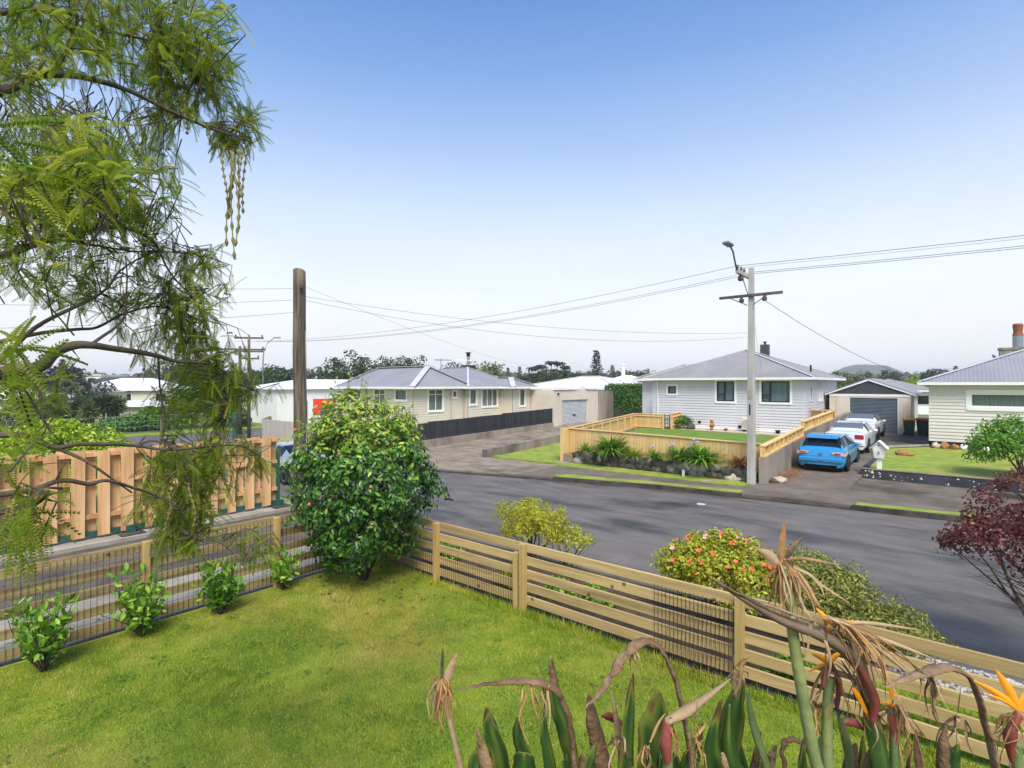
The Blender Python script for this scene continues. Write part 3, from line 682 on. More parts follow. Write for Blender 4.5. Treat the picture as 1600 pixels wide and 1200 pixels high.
MB().add([(GX0-.1,GY-.01,GT),(GX1+.1,GY-.01,GT),(xm,GY-.01,AP-.06),(GX0-.1,GY+.1,GT),(GX1+.1,GY+.1,GT),(xm,GY+.1,AP-.06)], [(0,1,2),(5,4,3),(0,3,4,1),(1,4,5,2),(2,5,3,0)]).build('gable', m_gable, g3)
mb = MB(); mb.beam((GX0-.28,GY-.07,GT-.06),(xm,GY-.07,AP),.04,.12).beam((GX1+.28,GY-.07,GT-.06),(xm,GY-.07,AP),.04,.12); mb.build('barge_board', m_white, g3)
mb = MB().add([(GX0-.3,GY-.1,GT-.01),(xm,GY-.1,AP+.08),(xm,49.2,AP+.08),(GX0-.3,49.2,GT-.01)], [(0,1,2,3)]).add([(GX1+.3,GY-.1,GT-.01),(xm,GY-.1,AP+.08),(xm,49.2,AP+.08),(GX1+.3,49.2,GT-.01)], [(0,3,2,1)])
ro = mb.build('roof', m_roofy, g3); sm = ro.modifiers.new('thick', 'SOLIDIFY'); sm.thickness = .05; sm.offset = 0
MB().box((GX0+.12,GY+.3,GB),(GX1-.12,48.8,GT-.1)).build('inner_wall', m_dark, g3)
MB().box((GX0+.42,GY-.03,GB),(D0-.06,GY-.002,DT+.08)).build('side_panel', m_gcream, g3)

# --- flat-fronted garage beside the cream house
g1 = thing('garage', 'flat-fronted cream garage with pale roller door at the end of the black fence', 'garage', (-27, 37, .4))
a0, a1, zt = 33.75, 40.25, 3.24; b0, b1, bt = 34.85, 38.65, 2.42
mb = MB().box((-24.2,a0,.3),(-24,b0,zt)).box((-24.2,b1,.3),(-24,a1,zt)).box((-24.2,b0,bt),(-24,b1,zt)).box((-30,a0,.3),(-24.2,a0+.15,zt)).box((-30,a1-.15,.3),(-24.2,a1,zt)).box((-30,a0+.15,zt-.25),(-24.2,a1-.15,zt-.1))
mb.build('wall', m_gcream, g1)
mb = MB(); n = 20
for i in range(n):
    z0, z1 = .4+(bt-.4)*i/n, .4+(bt-.4)*(i+1)/n; p = z1-z0
    mb.add([(-24.12,b0,z0),(-24.12,b1,z0),(-24.1,b1,z0+p*.5),(-24.1,b0,z0+p*.5),(-24.12,b1,z1),(-24.12,b0,z1)], [(0,1,2,3),(3,2,4,5)])
dr = mb.build('roller_door', m_doorl, g1)
MB().box((-24.1,36.5,1.15),(-24.05,36.9,1.22)).build('door_handle', m_under, dr)
mb = MB().beam((-23.97,a0-.05,zt+.03),(-23.97,36.6,zt+.03),.12,.06).beam((-23.97,38.6,zt+.03),(-23.97,a1+.05,zt+.03),.12,.06).beam((-23.97,36.6,zt+.03),(-23.97,37.6,zt+.26),.12,.06).beam((-23.97,38.6,zt+.03),(-23.97,37.6,zt+.26),.12,.06)
mb.build('parapet_cap', m_white, g1)
MB().box((-24.02,a0+.45,2.85),(-23.9,a0+.58,3.0)).build('lamp', m_under, g1)

# --- black paling fence on its concrete footing
def paling_fence(name, label, a, b, h0, h1, pw, m, mrail, z0f, cap=False, th=.022, lap=0, posts=0, rails=(.25,.8), side=1, gap=.012, group=None, post_side=1):
    a, b = Vector((*a,0)), Vector((*b,0)); L = (b-a).length; d = (b-a)/L; nrm_ = Vector((-d.y, d.x, 0))*side; n = max(1, int(L/pw))
    t = thing(name, label, 'fence', ((a.x+b.x)/2, (a.y+b.y)/2, z0f(.5)), group=group); rz = math.atan2(d.y, d.x)
    meshes = {}
    for i in range(n):
        k = (i+.5)/n; p = a+d*(L*k); z = z0f(k); h = round((h0+(h1-h0)*k)*20)/20
        if h not in meshes:
            w = L/n-gap; meshes[h] = MB().box((-w/2,-th/2,0),(w/2,th/2,h)).mesh('paling')
        o = link(meshes[h], 'paling', m, t, rz=rz); q = Vector(ORG[t.name]); off = nrm_*(rnd.uniform(-.003,.003)+lap*(i % 2))
        o.location = (p.x-q.x+off.x, p.y-q.y+off.y, z-q.z+rnd.uniform(-.004,.004))
    for r in rails:
        z_a, z_b = z0f(0)+r*h0, z0f(1)+r*h1; off = nrm_*.05
        MB().beam((a.x+off.x,a.y+off.y,z_a),(b.x+off.x,b.y+off.y,z_b),.045,.09).build('rail', mrail, t)
    if cap: MB().beam((a.x,a.y,z0f(0)+h0+.022),(b.x,b.y,z0f(1)+h1+.022),.14,.04).build('cap_rail', mrail, t)
    for i in range(posts):
        k = i/max(1,posts-1); p = a+d*(L*k)+nrm_*.08; z = z0f(k); h = h0+(h1-h0)*k-.02
        MB().box((p.x-.05,p.y-.05,z-.1),(p.x+.05,p.y+.05,z+h)).build('post', m, t)
    return t
paling_fence('paling_fence', 'weathered black paling fence along the concrete drive', (-24.05,20.4), (-24.05,33.6), 1.02, 1.12, .15, m_blackf, m_blackf, lambda k: .40+.33*k, posts=6, side=1)
mb = MB(); n = 12
for i in range(n):
    y0, y1 = 20.3+13.2*i/n, 20.3+13.2*(i+1)/n-.012
    z0, z1 = .40+.33*(y0-20.4)/13.2, .40+.33*(y1-20.4)/13.2
    mb.add([(-24.25,y0,-.2),(-23.85,y0,-.2),(-23.85,y1,-.2),(-24.25,y1,-.2),(-24.25,y0,z0),(-23.85,y0,z0),(-23.85,y1,z1),(-24.25,y1,z1)], [(0,3,2,1),(4,5,6,7),(0,1,5,4),(1,2,6,5),(2,3,7,6),(3,0,4,7)])
mb.build('retaining_wall', m_wallc, label='low stained concrete footing wall under the black paling fence', cat='wall')
mb = MB()
mb.add([(-18.62,19.9,-.2),(-18.38,19.9,-.2),(-18.38,33,-.2),(-18.62,33,-.2),(-18.62,19.9,.38),(-18.38,19.9,.38),(-18.38,33,.95),(-18.62,33,.95)], [(0,3,2,1),(4,5,6,7),(0,1,5,4),(1,2,6,5),(2,3,7,6),(3,0,4,7)])
mb.build('garden_wall', m_wallc, label='low stained concrete wall between the drive and the side lawn', cat='wall', bevel=.01)
mb = MB().box((-24.0,40.3,.3),(-23.7,42.4,3.1)); mb.build('concrete_wall', m_wallc, label='tall brown stained concrete wall beside the flat-fronted garage', cat='wall')
mb = MB().box((-23.9,42.4,.3),(-23.6,55,1.35)); mb.build('block_wall', m_kerb, label='long low dark block wall under the clipped hedge', cat='wall')
paling_fence('paling_fence', 'dark paling fence at the far end of the block wall', (-23.6,55.1), (-14,55.3), 1.25, 1.25, .2, m_blackf, m_blackf, lambda k: .6, posts=3)

# --- new timber fence round the fenced lawn
FL, FR, BL = (-14.4,21.55), (-5.75,21.55), (-17.75,34.9)
paling_fence('timber_fence', 'new pine paling fence above the stone wall', FL, FR, 1.12, .98, .15, m_new, m_newx, lambda k: .44, cap=True, posts=5, side=1, rails=(.2,.85))
paling_fence('timber_fence', 'new pine side fence with its posts showing above the lawn', FL, BL, 1.1, .98, .16, m_new, m_newx, lambda k: .46+.14*k, cap=True, posts=9, side=-1, rails=(.12,.9))
paling_fence('timber_fence', 'new pine back fence running to the lattice gate', BL, (-15.6,34.9), .98, .98, .16, m_new, m_newx, lambda k: .6, cap=True, posts=2, side=-1, rails=(.12,.9))
paling_fence('timber_fence', 'short new pine fence between lattice gate and blue house', (-15.15,34.95), (-15.1,36.4), 1.0, 1.1, .15, m_new, m_newx, lambda k: .62, cap=True, posts=2, side=-1)
lg = thing('lattice_gate', 'small brown lattice gate between two new pine fences', 'gate', (-15.38,34.9,.62))
for x in (-15.55,-15.2): MB().box((x-.03,34.87,.62),(x+.03,34.93,1.62)).build('stile', m_bark, lg)
for k in range(4): MB().box((-15.52,34.88,.72+.27*k),(-15.23,34.92,.77+.27*k)).build('slat', m_bark, lg)
for k in range(2): MB().box((-15.45+.11*k,34.86,.66),(-15.42+.11*k,34.88,1.58)).build('slat', m_bark, lg)
MB().box((-14.62,21.05,-.1),(-14.42,21.6,1.58)).build('corner_post', m_new, label='broad new pine end post at the corner of the fence', cat='post', bevel=.01)
# timber balustrade on the side retaining wall
mb = MB()
def prism_wall(mb, x0, x1, y0, y1, z0, za, zb):
    mb.add([(x0,y0,z0),(x1,y0,z0),(x1,y1,z0),(x0,y1,z0),(x0,y0,za),(x1,y0,za),(x1,y1,zb),(x0,y1,zb)], [(0,3,2,1),(4,5,6,7),(0,1,5,4),(1,2,6,5),(2,3,7,6),(3,0,4,7)])
rw = thing('retaining_wall', 'stained concrete retaining wall beside the drive under the timber balustrades', 'wall', (-5.6,31,0))
mb = MB(); prism_wall(mb, -5.75,-5.5,21.2,27.8,-.2,.98,1.3); mb.build('lower_wall', m_wallc, rw)
mb = MB(); prism_wall(mb, -5.75,-5.5,27.82,41.9,-.2,1.5,1.86); mb.build('upper_wall', m_wallc, rw)
def balustrade(label, y0, y1, za, zb, h, n):
    t = thing('balustrade', label, 'balustrade', (-5.62,(y0+y1)/2,za))
    f = lambda y: za+(zb-za)*(y-y0)/(y1-y0)
    MB().beam((-5.62,y0,f(y0)+h),(-5.62,y1,f(y1)+h),.2,.05).build('top_rail', m_newx, t)
    MB().beam((-5.62,y0,f(y0)+.03),(-5.62,y1,f(y1)+.03),.16,.05).build('bottom_rail', m_newx, t)
    MB().beam((-5.71,y0+.02,f(y0)+h*.5),(-5.71,y1-.02,f(y1)+h*.5),.02,h-.08).build('back_board', m_newx, t)
    for i in range(n+1):
        y = y0+.09+(y1-y0-.18)*i/n; MB().box((-5.7,y-.07,f(y)+.05),(-5.55,y+.07,f(y)+h-.02)).build('block', m_new, t)
balustrade('lower new pine balustrade of square blocks nearer the street', 21.2, 27.75, .98, 1.30, .42, 9)
balustrade('upper new pine balustrade of square blocks nearer the garage', 27.85, 35.2, 1.5, 1.69, .46, 9)
pg = thing('panel_gate', 'brown panel gate at the side of the pale blue house', 'gate', (-6.5,37.2,.6))
for i, x in enumerate((-7.1,-6.4)):
    MB().box((x+.04,37.2,.7),(x+.62,37.23,2.05)).build('panel', mat('brown_panel_%d' % i, '8d6848' if i == 0 else '74603c', '9c7650', 3, .8), pg)
for x in (-7.13,-6.43,-5.75): MB().box((x-.04,37.16,.6),(x+.04,37.26,2.15)).build('post', m_greyf if x < -7 else m_new, pg)
MB().box((-7.09,37.17,2.06),(-5.79,37.25,2.14)).build('top_rail', m_new, pg)

# --- rough stone planter wall below the new fence
sw_ = thing('stone_wall', 'low dark stone planter wall with pale lichened stones', 'wall', (-10.3,21.1,0))
MB().box((-14.3,21.22,-.2),(-6.0,21.52,.4)).build('backing', m_soil, sw_)
x = -14.0
while x < -6.1:
    w = rnd.uniform(.28,.5)
    for lvl, z in enumerate((.1,.34)):
        MB().blob((x+w/2+rnd.uniform(-.06,.06)+lvl*.12, 21.2+rnd.uniform(-.03,.03), z+rnd.uniform(-.03,.03)), (w*.66,.11,.22), rnd.random()*50, .5, 2).build('stone', m_stone if rnd.random() > .07 else m_bone, sw_, smooth=True)
    x += w*.92
MB().box((-14.4,21.0,-.1),(-13.95,21.15,.42)).build('end_block', m_conc, sw_, bevel=.02)
# --- dark wall with lichen below the corner lawn
dw = thing('painted_wall', 'low charcoal painted wall spotted with white lichen', 'wall', (4,25.1,0))
MB().box((-3.0,25.0,-.1),(14,25.18,.36)).box((-3.0,25.18,-.1),(-2.82,33.2,.385)).build('wall_body', m_darkw, dw, bevel=.01)
MB().box((-3.02,24.98,.362),(14,25.2,.39)).build('coping', m_conc, dw, bevel=.006)
for i in range(46):
    x = -2.9+rnd.uniform(0,5.5)*(1 if i > 8 else .1); r = rnd.uniform(.012,.034)*(1.6 if i < 5 else 1)
    MB().blob((x,24.995,rnd.uniform(.03,.34)), (r*rnd.uniform(.7,1.4),.008,r), i, .5, 1).build('lichen_patch', m_lichen, dw)

# ------------------------------------------------------------------ rail fences round the front lawn
RZ = [.16, .375, .59, .805, 1.02]
def rail_fence(label, axis, fixed, stops, posts, mrail, outw, mesh_spans, RZ=RZ):
    t = thing('rail_fence', label, 'fence', pt(axis, fixed, 1, (stops[0]+stops[-1])/2, 0, 0))
    for a in posts:
        h = RZ[-1]+.075+rnd.uniform(-.01,.02); wbox(MB(), axis, fixed, outw, a-.05, a+.05, -.1, -.002, -.25, h).build('post', m_post, t, bevel=.006)
    for i in range(len(stops)-1):
        for z in RZ:
            dz = rnd.uniform(-.008,.008); s, e = stops[i]+.004, stops[i+1]-.004
            mb = MB(); m_ = 6          # a sawn rail, a little bowed
            bow = rnd.uniform(-.006,.006)
            for k in range(m_+1):
                a = s+(e-s)*k/m_; d = bow*math.sin(math.pi*k/m_)
                mb.v += [pt(axis,fixed,outw,a,.0,z-.07+dz+d), pt(axis,fixed,outw,a,.036,z-.07+dz+d), pt(axis,fixed,outw,a,.036,z+.07+dz+d), pt(axis,fixed,outw,a,.0,z+.07+dz+d)]
            for k in range(m_):
                for j in range(4): mb.f.append((4*k+j, 4*k+(j+1)%4, 4*k+4+(j+1)%4, 4*k+4+j))
            mb.f += [(0,3,2,1), (4*m_,4*m_+1,4*m_+2,4*m_+3)]
            mb.build('rail', mrail, t, bevel=.004)
    for (s, e, z1, st, lean) in mesh_spans:
        mb = MB(); n = int((e-s)/st)
        for k in range(n+1):
            a = s+st*k; mb.beam(pt(axis,fixed,outw,a,-.012,.02), pt(axis,fixed,outw,a+lean,-.014,z1+rnd.uniform(-.004,.004)), .0042, .0042, (1,0,0) if axis == 'y' else (0,1,0))
        z = .05
        while z < z1+.01:
            mb.beam(pt(axis,fixed,outw,s,-.016,z), pt(axis,fixed,outw,e,-.016,z), .003, .003); z += .2
        mb.build('wire_mesh', m_wire, t)
    return t
rail_fence('pine five-rail fence between front lawn and street', 'x', 6.87, [-9.55,-7.56,-5.47,-2.07,1.35,4.8,8.2], [-7.56,-5.47,-2.07,1.35,4.8,8.2], m_rail, 1, [(-9.5,-5.5,.56,.055,0),(-3.2,-2.15,.98,.055,0)])
MB().box((-5.66,6.78,-.2),(-5.57,6.865,.93)).build('fence_stub', m_post, label='short spare post beside the fence post behind the middle of the lawn', cat='post', bevel=.006)
rail_fence('pine five-rail fence with wire mesh along the neighbouring drive', 'y', -9.62, [-2.6,.7,2.7,4.75,6.85], [-2.6,.7,2.7,4.75,6.8], m_raily, -1, [(-2.4,6.75,1.24,.075,0)], [.14,.405,.67,.935,1.2])
# a loose roll of wire mesh leaning on the street fence
mb = MB()
for k in range(16):
    x = -2.95+.05*k; mb.tube([(x,6.55,.0),(x+.02,6.62,.4),(x+.03,6.78,.75+.02*k)], .0022, 4)
for z, y in ((.1,6.55),(.4,6.62),(.7,6.75)): mb.tube([(-2.97,y-.004,z),(-2.17,y-.004,z+.05)], .0022, 4)
mb.build('wire_panel', m_wire, label='loose panel of rusty wire mesh leaning on the street fence', cat='wire mesh')

# ------------------------------------------------------------------ tall hit-and-miss plank fence across the drive
FX = -15.5
pf = thing('plank_fence', 'tall raw timber plank fence on green steel posts', 'fence', (FX,3.5,0))
fw = [MB().box((-.011,-w/2,0),(.011,w/2,h)).mesh('plank') for w, h in ((.235,1.98),(.22,1.96),(.25,2.0),(.21,1.97))]
y = -1.3; i = 0
while y < 7.75:
    o = link(rnd.choice(fw), 'plank', m_plank, pf); o.location = (.075, y-3.5, .17+rnd.uniform(-.012,.012)); o.rotation_euler[0] = rnd.uniform(-.006,.006)
    if y+.24 < 7.7:
        o = link(fw[2], 'plank', m_plank, pf); o.location = (-.075, y-3.5+.24, .16+rnd.uniform(-.012,.012)); o.rotation_euler[0] = rnd.uniform(-.006,.006)
    y += .475+rnd.uniform(-.02,.02); i += 1
for z in (.62,1.42,2.06): MB().box((FX-.05,-1.4,z-.05),(FX+.05,7.72,z+.05)).build('rail', m_plank, pf)
for y in (.2,4.02,7.72):
    p = MB().box((FX-.04,y-.045,.1),(FX+.052,y+.045,1.75)).build('post', m_green, pf, bevel=.006)
    MB().box((FX+.07,y-.09,.12),(FX+.19,y+.09,.3)).build('post_shoe', m_green, p, bevel=.006)
    MB().box((FX-.1,y-.25,.1),(FX+.42,y+.25,.125)).build('base_plate', m_kerb, p)
MB().box((FX-.04,-1.4,.17),(FX+.035,7.7,.27)).build('bottom_channel', m_green, pf)
MB().box((FX-.35,-9,-.1),(FX+.45,8.3,.1)).build('concrete_kerb', m_concl, label='raised concrete edging under the tall plank fence', cat='edging', bevel=.02)

# ------------------------------------------------------------------ poles and wires
wp = thing('power_pole', 'weathered round timber pole with split top behind the clipped shrub', 'power pole', (-14.4,7.75,0))
bx, by = W(470,600,15.1).x, W(470,600,15.1).y; wp.location = (bx,by,-.1); ORG[wp.name] = (bx,by,-.1)
mb = MB(); n = 14; hs = [0-.1,1,2,3,4,4.6,5,5.5,6,6.5,6.9]
for j, z in enumerate(hs):
    for k in range(n):
        a = 6.283*k/n; r = (.195-.0045*z)*(1+.07*noise.noise(Vector((math.cos(a)*1.5, math.sin(a)*1.5, z*.55)))*2)
        mb.v.append((bx+r*math.cos(a)-.012*z, by+r*math.sin(a), z+(.05*math.cos(a*1+1) if j == len(hs)-1 else 0)))
for j in range(len(hs)-1):
    for k in range(n): mb.f.append((j*n+k, j*n+(k+1)%n, (j+1)*n+(k+1)%n, (j+1)*n+k))
mb.f.append(tuple((len(hs)-1)*n+k for k in range(n))); mb.build('shaft', m_wpole, wp, smooth=True)
MB().tube([(bx+.2*CY,by+.2*SY-.03,0),(bx+.18*CY-.06,by+.18*SY-.03,5.2)], .012, 6).build('conduit', m_white, wp)
for z, dx, dy in ((6.42,.17,-.08),(6.4,-.25,.12)): MB().lathe([(.03,-.08),(.06,-.05),(.06,.03),(.03,.08)], (bx+dx,by+dy,z), 8).build('insulator', m_porc, wp)

CPX, CPY = -5.95, 21.0
cp_ = thing('power_pole', 'square grey concrete power pole with two timber crossarms', 'power pole', (CPX,CPY,0))
mb = MB()
for z, a in ((-.2,.135),(4,.112),(8.02,.08)): mb.v += [(CPX-a,CPY-a,z),(CPX+a,CPY-a,z),(CPX+a,CPY+a,z),(CPX-a,CPY+a,z)]
for j in range(2):
    for k in range(4): mb.f.append((4*j+k,4*j+(k+1)%4,4*j+4+(k+1)%4,4*j+4+k))
mb.f += [(8,9,10,11),(3,2,1,0)]; mb.build('shaft', m_cpole, cp_, bevel=.015)
MB().box((CPX-.165,CPY-.165,6.3),(CPX+.165,CPY+.165,6.75)).build('painted_band', m_white, cp_) if False else None
u0, u1 = (CPX,CPY-1.25,7.72), (CPX,CPY+.75,7.72)
MB().beam((CPX-.14,u0[1],7.72),(CPX-.14,u1[1],7.72),.1,.14).build('crossarm', m_cpole, cp_, bevel=.008)
MB().beam((CPX-1.12,CPY-.14,6.98),(CPX+1.1,CPY-.14,6.98),.09,.1).build('crossarm', m_arm, cp_, bevel=.008)
mb = MB()
for a, b in (((CPX-.14,CPY-.7,7.66),(CPX-.1,CPY-.1,7.05)),((CPX-.14,CPY+.45,7.66),(CPX-.1,CPY+.1,7.2)),((CPX-.7,CPY-.2,6.93),(CPX-.1,CPY-.15,6.62)),((CPX+.6,CPY-.2,6.93),(CPX+.1,CPY-.15,6.62))): mb.tube([a,b], .016, 6)
mb.build('brace', m_arm, cp_)
INS = [(CPX-.14, CPY+d, 7.82) for d in (-1.15,-.75,-.4,.32,.65)]
for p in INS: MB().lathe([(.02,-.05),(.045,0),(.05,.06),(.03,.1),(.04,.13)], p, 8).build('insulator', m_porc, cp_)
for x in (-.3,.5): MB().lathe([(.03,-.2),(.09,-.17),(.09,-.08),(.03,0)], (CPX+x,CPY-.17,6.92), 10).build('insulator', m_porc, cp_)
MB().lathe([(.05,-.22),(.11,-.18),(.1,-.06),(.03,0)], (CPX-.14,CPY-.8,7.65), 10).build('insulator', m_porc, cp_)
st = MB().tube([(CPX-.14,CPY-1.22,7.74),(CPX-.14,CPY-1.4,7.95),(CPX-.16,CPY-1.6,8.35),(CPX-.2,CPY-1.75,8.5)], .03, 8).build('lamp_bracket', m_arm, cp_)
MB().box((-.12,-.3,-.05),(.12,.25,.06)).build('lamp_head', m_lamp, st, local=True, bevel=.03, loc=(-.22,-1.9,8.55))
MB().box((CPX-.07,CPY-.13,3.15),(CPX+.05,CPY-.1,3.5)).build('number_plate', m_concl, cp_)
MB().box((CPX-.045,CPY-.132,2.55),(CPX+.0,CPY-.1,2.95)).build('marker_strip', m_under, cp_)

def far_pole(label, x, y, h, arms, m=m_wpole, r=.13, lamp=False):
    t = thing('power_pole', label, 'power pole', (x,y,0))
    MB().tube([(x,y,-.1),(x,y,h*.5),(x,y,h)], [r,r*.85,r*.7], 10).build('shaft', m, t, smooth=True)
    for z, w in arms:
        MB().beam((x-w*.6,y-w*.75,z),(x+w*.6,y+w*.75,z),.1,.12).build('crossarm', m_arm, t)
        for k in (-.9,0,.9): MB().lathe([(.03,0),(.06,.08),(.03,.18)], (x+w*.6*k,y+w*.75*k,z+.06), 6).build('insulator', m_porc, t)
    return t
pa = W(389,600,37.8); far_pole('distant timber pole with three crossarms beside the side street', pa.x, pa.y, 7.0, [(6.95,1.0),(6.0,1.0),(5.5,.7)])
pb = W(375,600,41); far_pole('distant green-footed pole with one wide crossarm by the side street', pb.x, pb.y, 6.6, [(6.35,1.9)], r=.15)
MB().tube([(W(367,600,37.3).x,W(367,600,37.3).y,-.1),(W(367,600,37.3).x,W(367,600,37.3).y,1.7)], .17, 10).build('bollard_post', m_green, label='stout pale green post at the edge of the side street', cat='post')
sl = W(411,600,60); t = thing('street_lamp', 'distant street lamp with a curved steel arm', 'street lamp', (sl.x,sl.y,0))
MB().tube([(sl.x,sl.y,-.1),(sl.x,sl.y,6.6),(sl.x+.1,sl.y+.1,7.6),(sl.x+.45,sl.y+.4,8.4),(sl.x+1.0,sl.y+.8,8.85)], [.1,.07,.06,.05,.045], 8).build('column', m_lamp, t, smooth=True)
MB().box((-.15,-.35,-.06),(.15,.35,.06)).build('lamp_head', m_lamp, t, local=True, loc=(1.25,1.0,8.88), rz=R(-50))

def wire(label, a, b, sag, r=.009, n=14):
    r *= .72
    a, b = Vector(a), Vector(b); mb = MB()
    mb.tube([a.lerp(b, k/n)+Vector((0,0,-4*sag*(k/n)*(1-k/n))) for k in range(n+1)], r, 5)
    mb.build('overhead_wire', m_cable, label=label, cat='wire')
nms = ['outermost', 'second', 'third', 'fourth', 'innermost']
for i, p in enumerate(INS):
    if i != 2: wire('%s overhead wire running right from the concrete pole' % nms[i], (p[0],p[1],p[2]+.1), (40, p[1]+.2, 8.35), .55, .011 if i in (0,3,4) else .006)
    if i in (0,3,4): wire('%s overhead wire running left from the concrete pole to the distant poles' % nms[i], (p[0],p[1],p[2]+.1), (pa.x+(i-2)*.3, pa.y+(i-2)*.35, 6.7), .7, .010)
wire('service wire from the lower crossarm to the warm white house', (CPX+.5,CPY-.17,6.75), (-1.4,34.7,3.85), .35, .014)
wire('thin service wire from the concrete pole to the blue house roof', (CPX+.05,CPY+.1,6.2), (-9.8,37.0,4.6), .3, .007)
wire('upper wire from the timber pole to the concrete pole', (bx+.2,by-.1,6.15), (CPX-.1,CPY-.1,5.6), .35, .006)
wire('lower wire from the timber pole to the concrete pole', (bx+.2,by-.1,6.05), (CPX-.1,CPY-.1,5.45), .55, .006)
wire('faint top wire from the timber pole over the corner house', (bx+.2,by-.1,6.45), (-26,34,5.0), .3, .005)
for k, (z0, px, py) in enumerate(((6.42,330,434),(6.1,330,461),(5.75,330,492))):
    e = W(px-500, py+12*k, 13); wire(('top','middle','bottom')[k]+' wire running left from the timber pole into the tree', (bx-.2,by+.05,z0), e, .1, .006)

# ------------------------------------------------------------------ cars
def catmull(P_, k):
    P_ = np.array(P_, float); n = len(P_); o = []
    for i in range(n-1):
        p0, p1, p2, p3 = P_[max(i-1,0)], P_[i], P_[i+1], P_[min(i+2,n-1)]
        for j in range(k):
            t = j/k; o.append(.5*((2*p1)+(-p0+p2)*t+(2*p0-5*p1+4*p2-p3)*t*t+(-p0+3*p1-3*p2+p3)*t**3))
    o.append(P_[-1]); return np.array(o)
def car(label, paint, loc, rz, prof, W_, glass_rear, glass_side, wheels, Rw=.315, belt=.92, roof=None, lamps='red', group=None, rg=None):
    "prof: (x, top z, half-width factor, roof-edge factor) from tail to nose"
    t = thing('car', label, 'car', loc, rz, group)
    rows = []
    for x, zt, wf, rf in prof:
        hw = W_/2*wf; zb = min(belt, zt-.04); up = zt > belt+.1
        ze = zt-.05 if up else zt-.015
        rows.append([(x,hw*.90,.22),(x,hw*.985,.34),(x,hw,.56 if zt > .6 else zt*.8),(x,hw*.965,zb),(x,hw*(rf if up else .9),ze),(x,hw*(rf*.72 if up else .6),zt-.008),(x,0,zt)])
    k = 4; G = catmull(rows, k); G = np.array([catmull(r, k) for r in G]); nu, nv = G.shape[:2]
    V = G.reshape(-1,3); idx = lambda i, j: i*nv+j
    body, side, rear, front = MB(), MB(), MB(), MB()
    sel = {'b': [], 's': [], 'r': [], 'f': [], 't': []}
    for i in range(nu-1):
        for j in range(nv-1):
            u, v = i/k, j/k
            key = 'b'
            if glass_side[0] <= u < glass_side[1] and 3.25 <= v < 4.0 and not any(abs(u-c) < .13 for c in glass_side[2]): key = 's'
            if glass_rear[0] <= u < glass_rear[1] and v >= 4.0: key = 'r'
            if glass_rear[2] <= u < glass_rear[3] and v >= 4.25: key = 'f'
            if key == 'b' and roof and glass_rear[1] <= u < glass_rear[2] and v >= 4.0: key = 't'
            sel[key].append((idx(i,j),idx(i+1,j),idx(i+1,j+1),idx(i,j+1)))
    def part(faces, name, m, caps=False, sides=(1,-1)):
        mb = MB()
        for s in sides:
            vs = [(x, y*s, z) for x, y, z in V]; n0 = len(mb.v); mb.v += vs
            mb.f += [tuple(n0+a for a in (f if s == 1 else f[::-1])) for f in faces]
            if caps:
                for i in (0, nu-1):
                    f = [n0+idx(i,j) for j in range(nv)]
                    c = len(mb.v); mb.v.append((V[idx(i,0)][0],0,.22)); mb.f.append(tuple(f+[c]))
        me = mb.mesh(name, smooth=True)
        bm = bmesh.new(); bm.from_mesh(me); bmesh.ops.remove_doubles(bm, verts=bm.verts, dist=.0005)
        bmesh.ops.delete(bm, geom=[v for v in bm.verts if not v.link_faces], context='VERTS'); bmesh.ops.recalc_face_normals(bm, faces=bm.faces); bm.to_mesh(me); bm.free()
        return link(me, name, m, t)
    part(sel['b'], 'body', paint, True)
    if sel['t']: part(sel['t'], 'roof_panel', roof)
    [part(sel['s'], 'side_window', m_cglass, sides=(q,)) for q in (1,-1)]; part(sel['r'], 'rear_window', rg or m_cglass); part(sel['f'], 'windscreen', m_cglass)
    L = prof[-1][0]; hw = W_/2
    MB().box((.25,-hw+.12,.12),(L-.2,hw-.12,.4)).build('underbody', m_under, t, local=True)
    MB().box((.0,-hw*.7,.17),(.14,hw*.7,.33)).build('rear_apron', m_under, t, local=True, bevel=.03)
    for x in wheels:
        for s in (1,-1):
            mb = MB(); y0, y1 = s*(hw-.19), s*(hw+.012)
            mb.lathe([(Rw*.55,y0),(Rw*.96,y0),(Rw,y0+.03*s),(Rw,y1-.03*s),(Rw*.95,y1),(Rw*.66,y1)], (x,0,Rw), 24, 'y'); w = mb.build('wheel', m_rubber, t, smooth=False, local=True)
            mb = MB(); mb.lathe([(Rw*.67,y1-.05*s),(Rw*.67,y1+.002*s),(Rw*.6,y1+.004*s),(Rw*.3,y1-.02*s),(Rw*.1,y1-.012*s)], (x,0,Rw), 20, 'y'); mb.build('rim', m_rim, w, local=True)
            mb = MB(); pts = [(x+(Rw+.05)*math.cos(a), s*(hw-.025), Rw+(Rw+.05)*math.sin(a)) for a in np.linspace(-.3,3.44,16)]
            mb.tube(pts, .045, 6); mb.build('wheel_arch', m_under, t, local=True)
    for s in (1,-1):
        mb = MB().blob((L*.60,s*(hw+.07),belt+.06), (.07,.10,.065), 2, .1, 2); mb.build('mirror', paint, t, local=True, smooth=True)
    return t, hw, L
hatch = [(0,.66,.76,.8),(.035,.81,.84,.8),(.09,.94,.90,.8),(.18,1.03,.945,.84),(.58,1.35,.97,.74),(.80,1.43,.985,.70),(1.3,1.47,1.0,.71),(2.1,1.45,1.0,.72),(2.55,1.36,1.0,.74),(3.15,1.02,.99,.8),(3.55,.95,.98,.85),(4.15,.82,.93,.85),(4.4,.66,.82,.85),(4.45,.5,.72,.85)]
blue, hw, L = car('bright blue hatchback parked on the drive', m_cblue, (-4.36,24.75,.12), R(90), hatch, 1.78, (2.9,4.4,8.0,9.0), (3.4,8.6,(5.6,7.2)), (.78,3.42), Rw=.32)
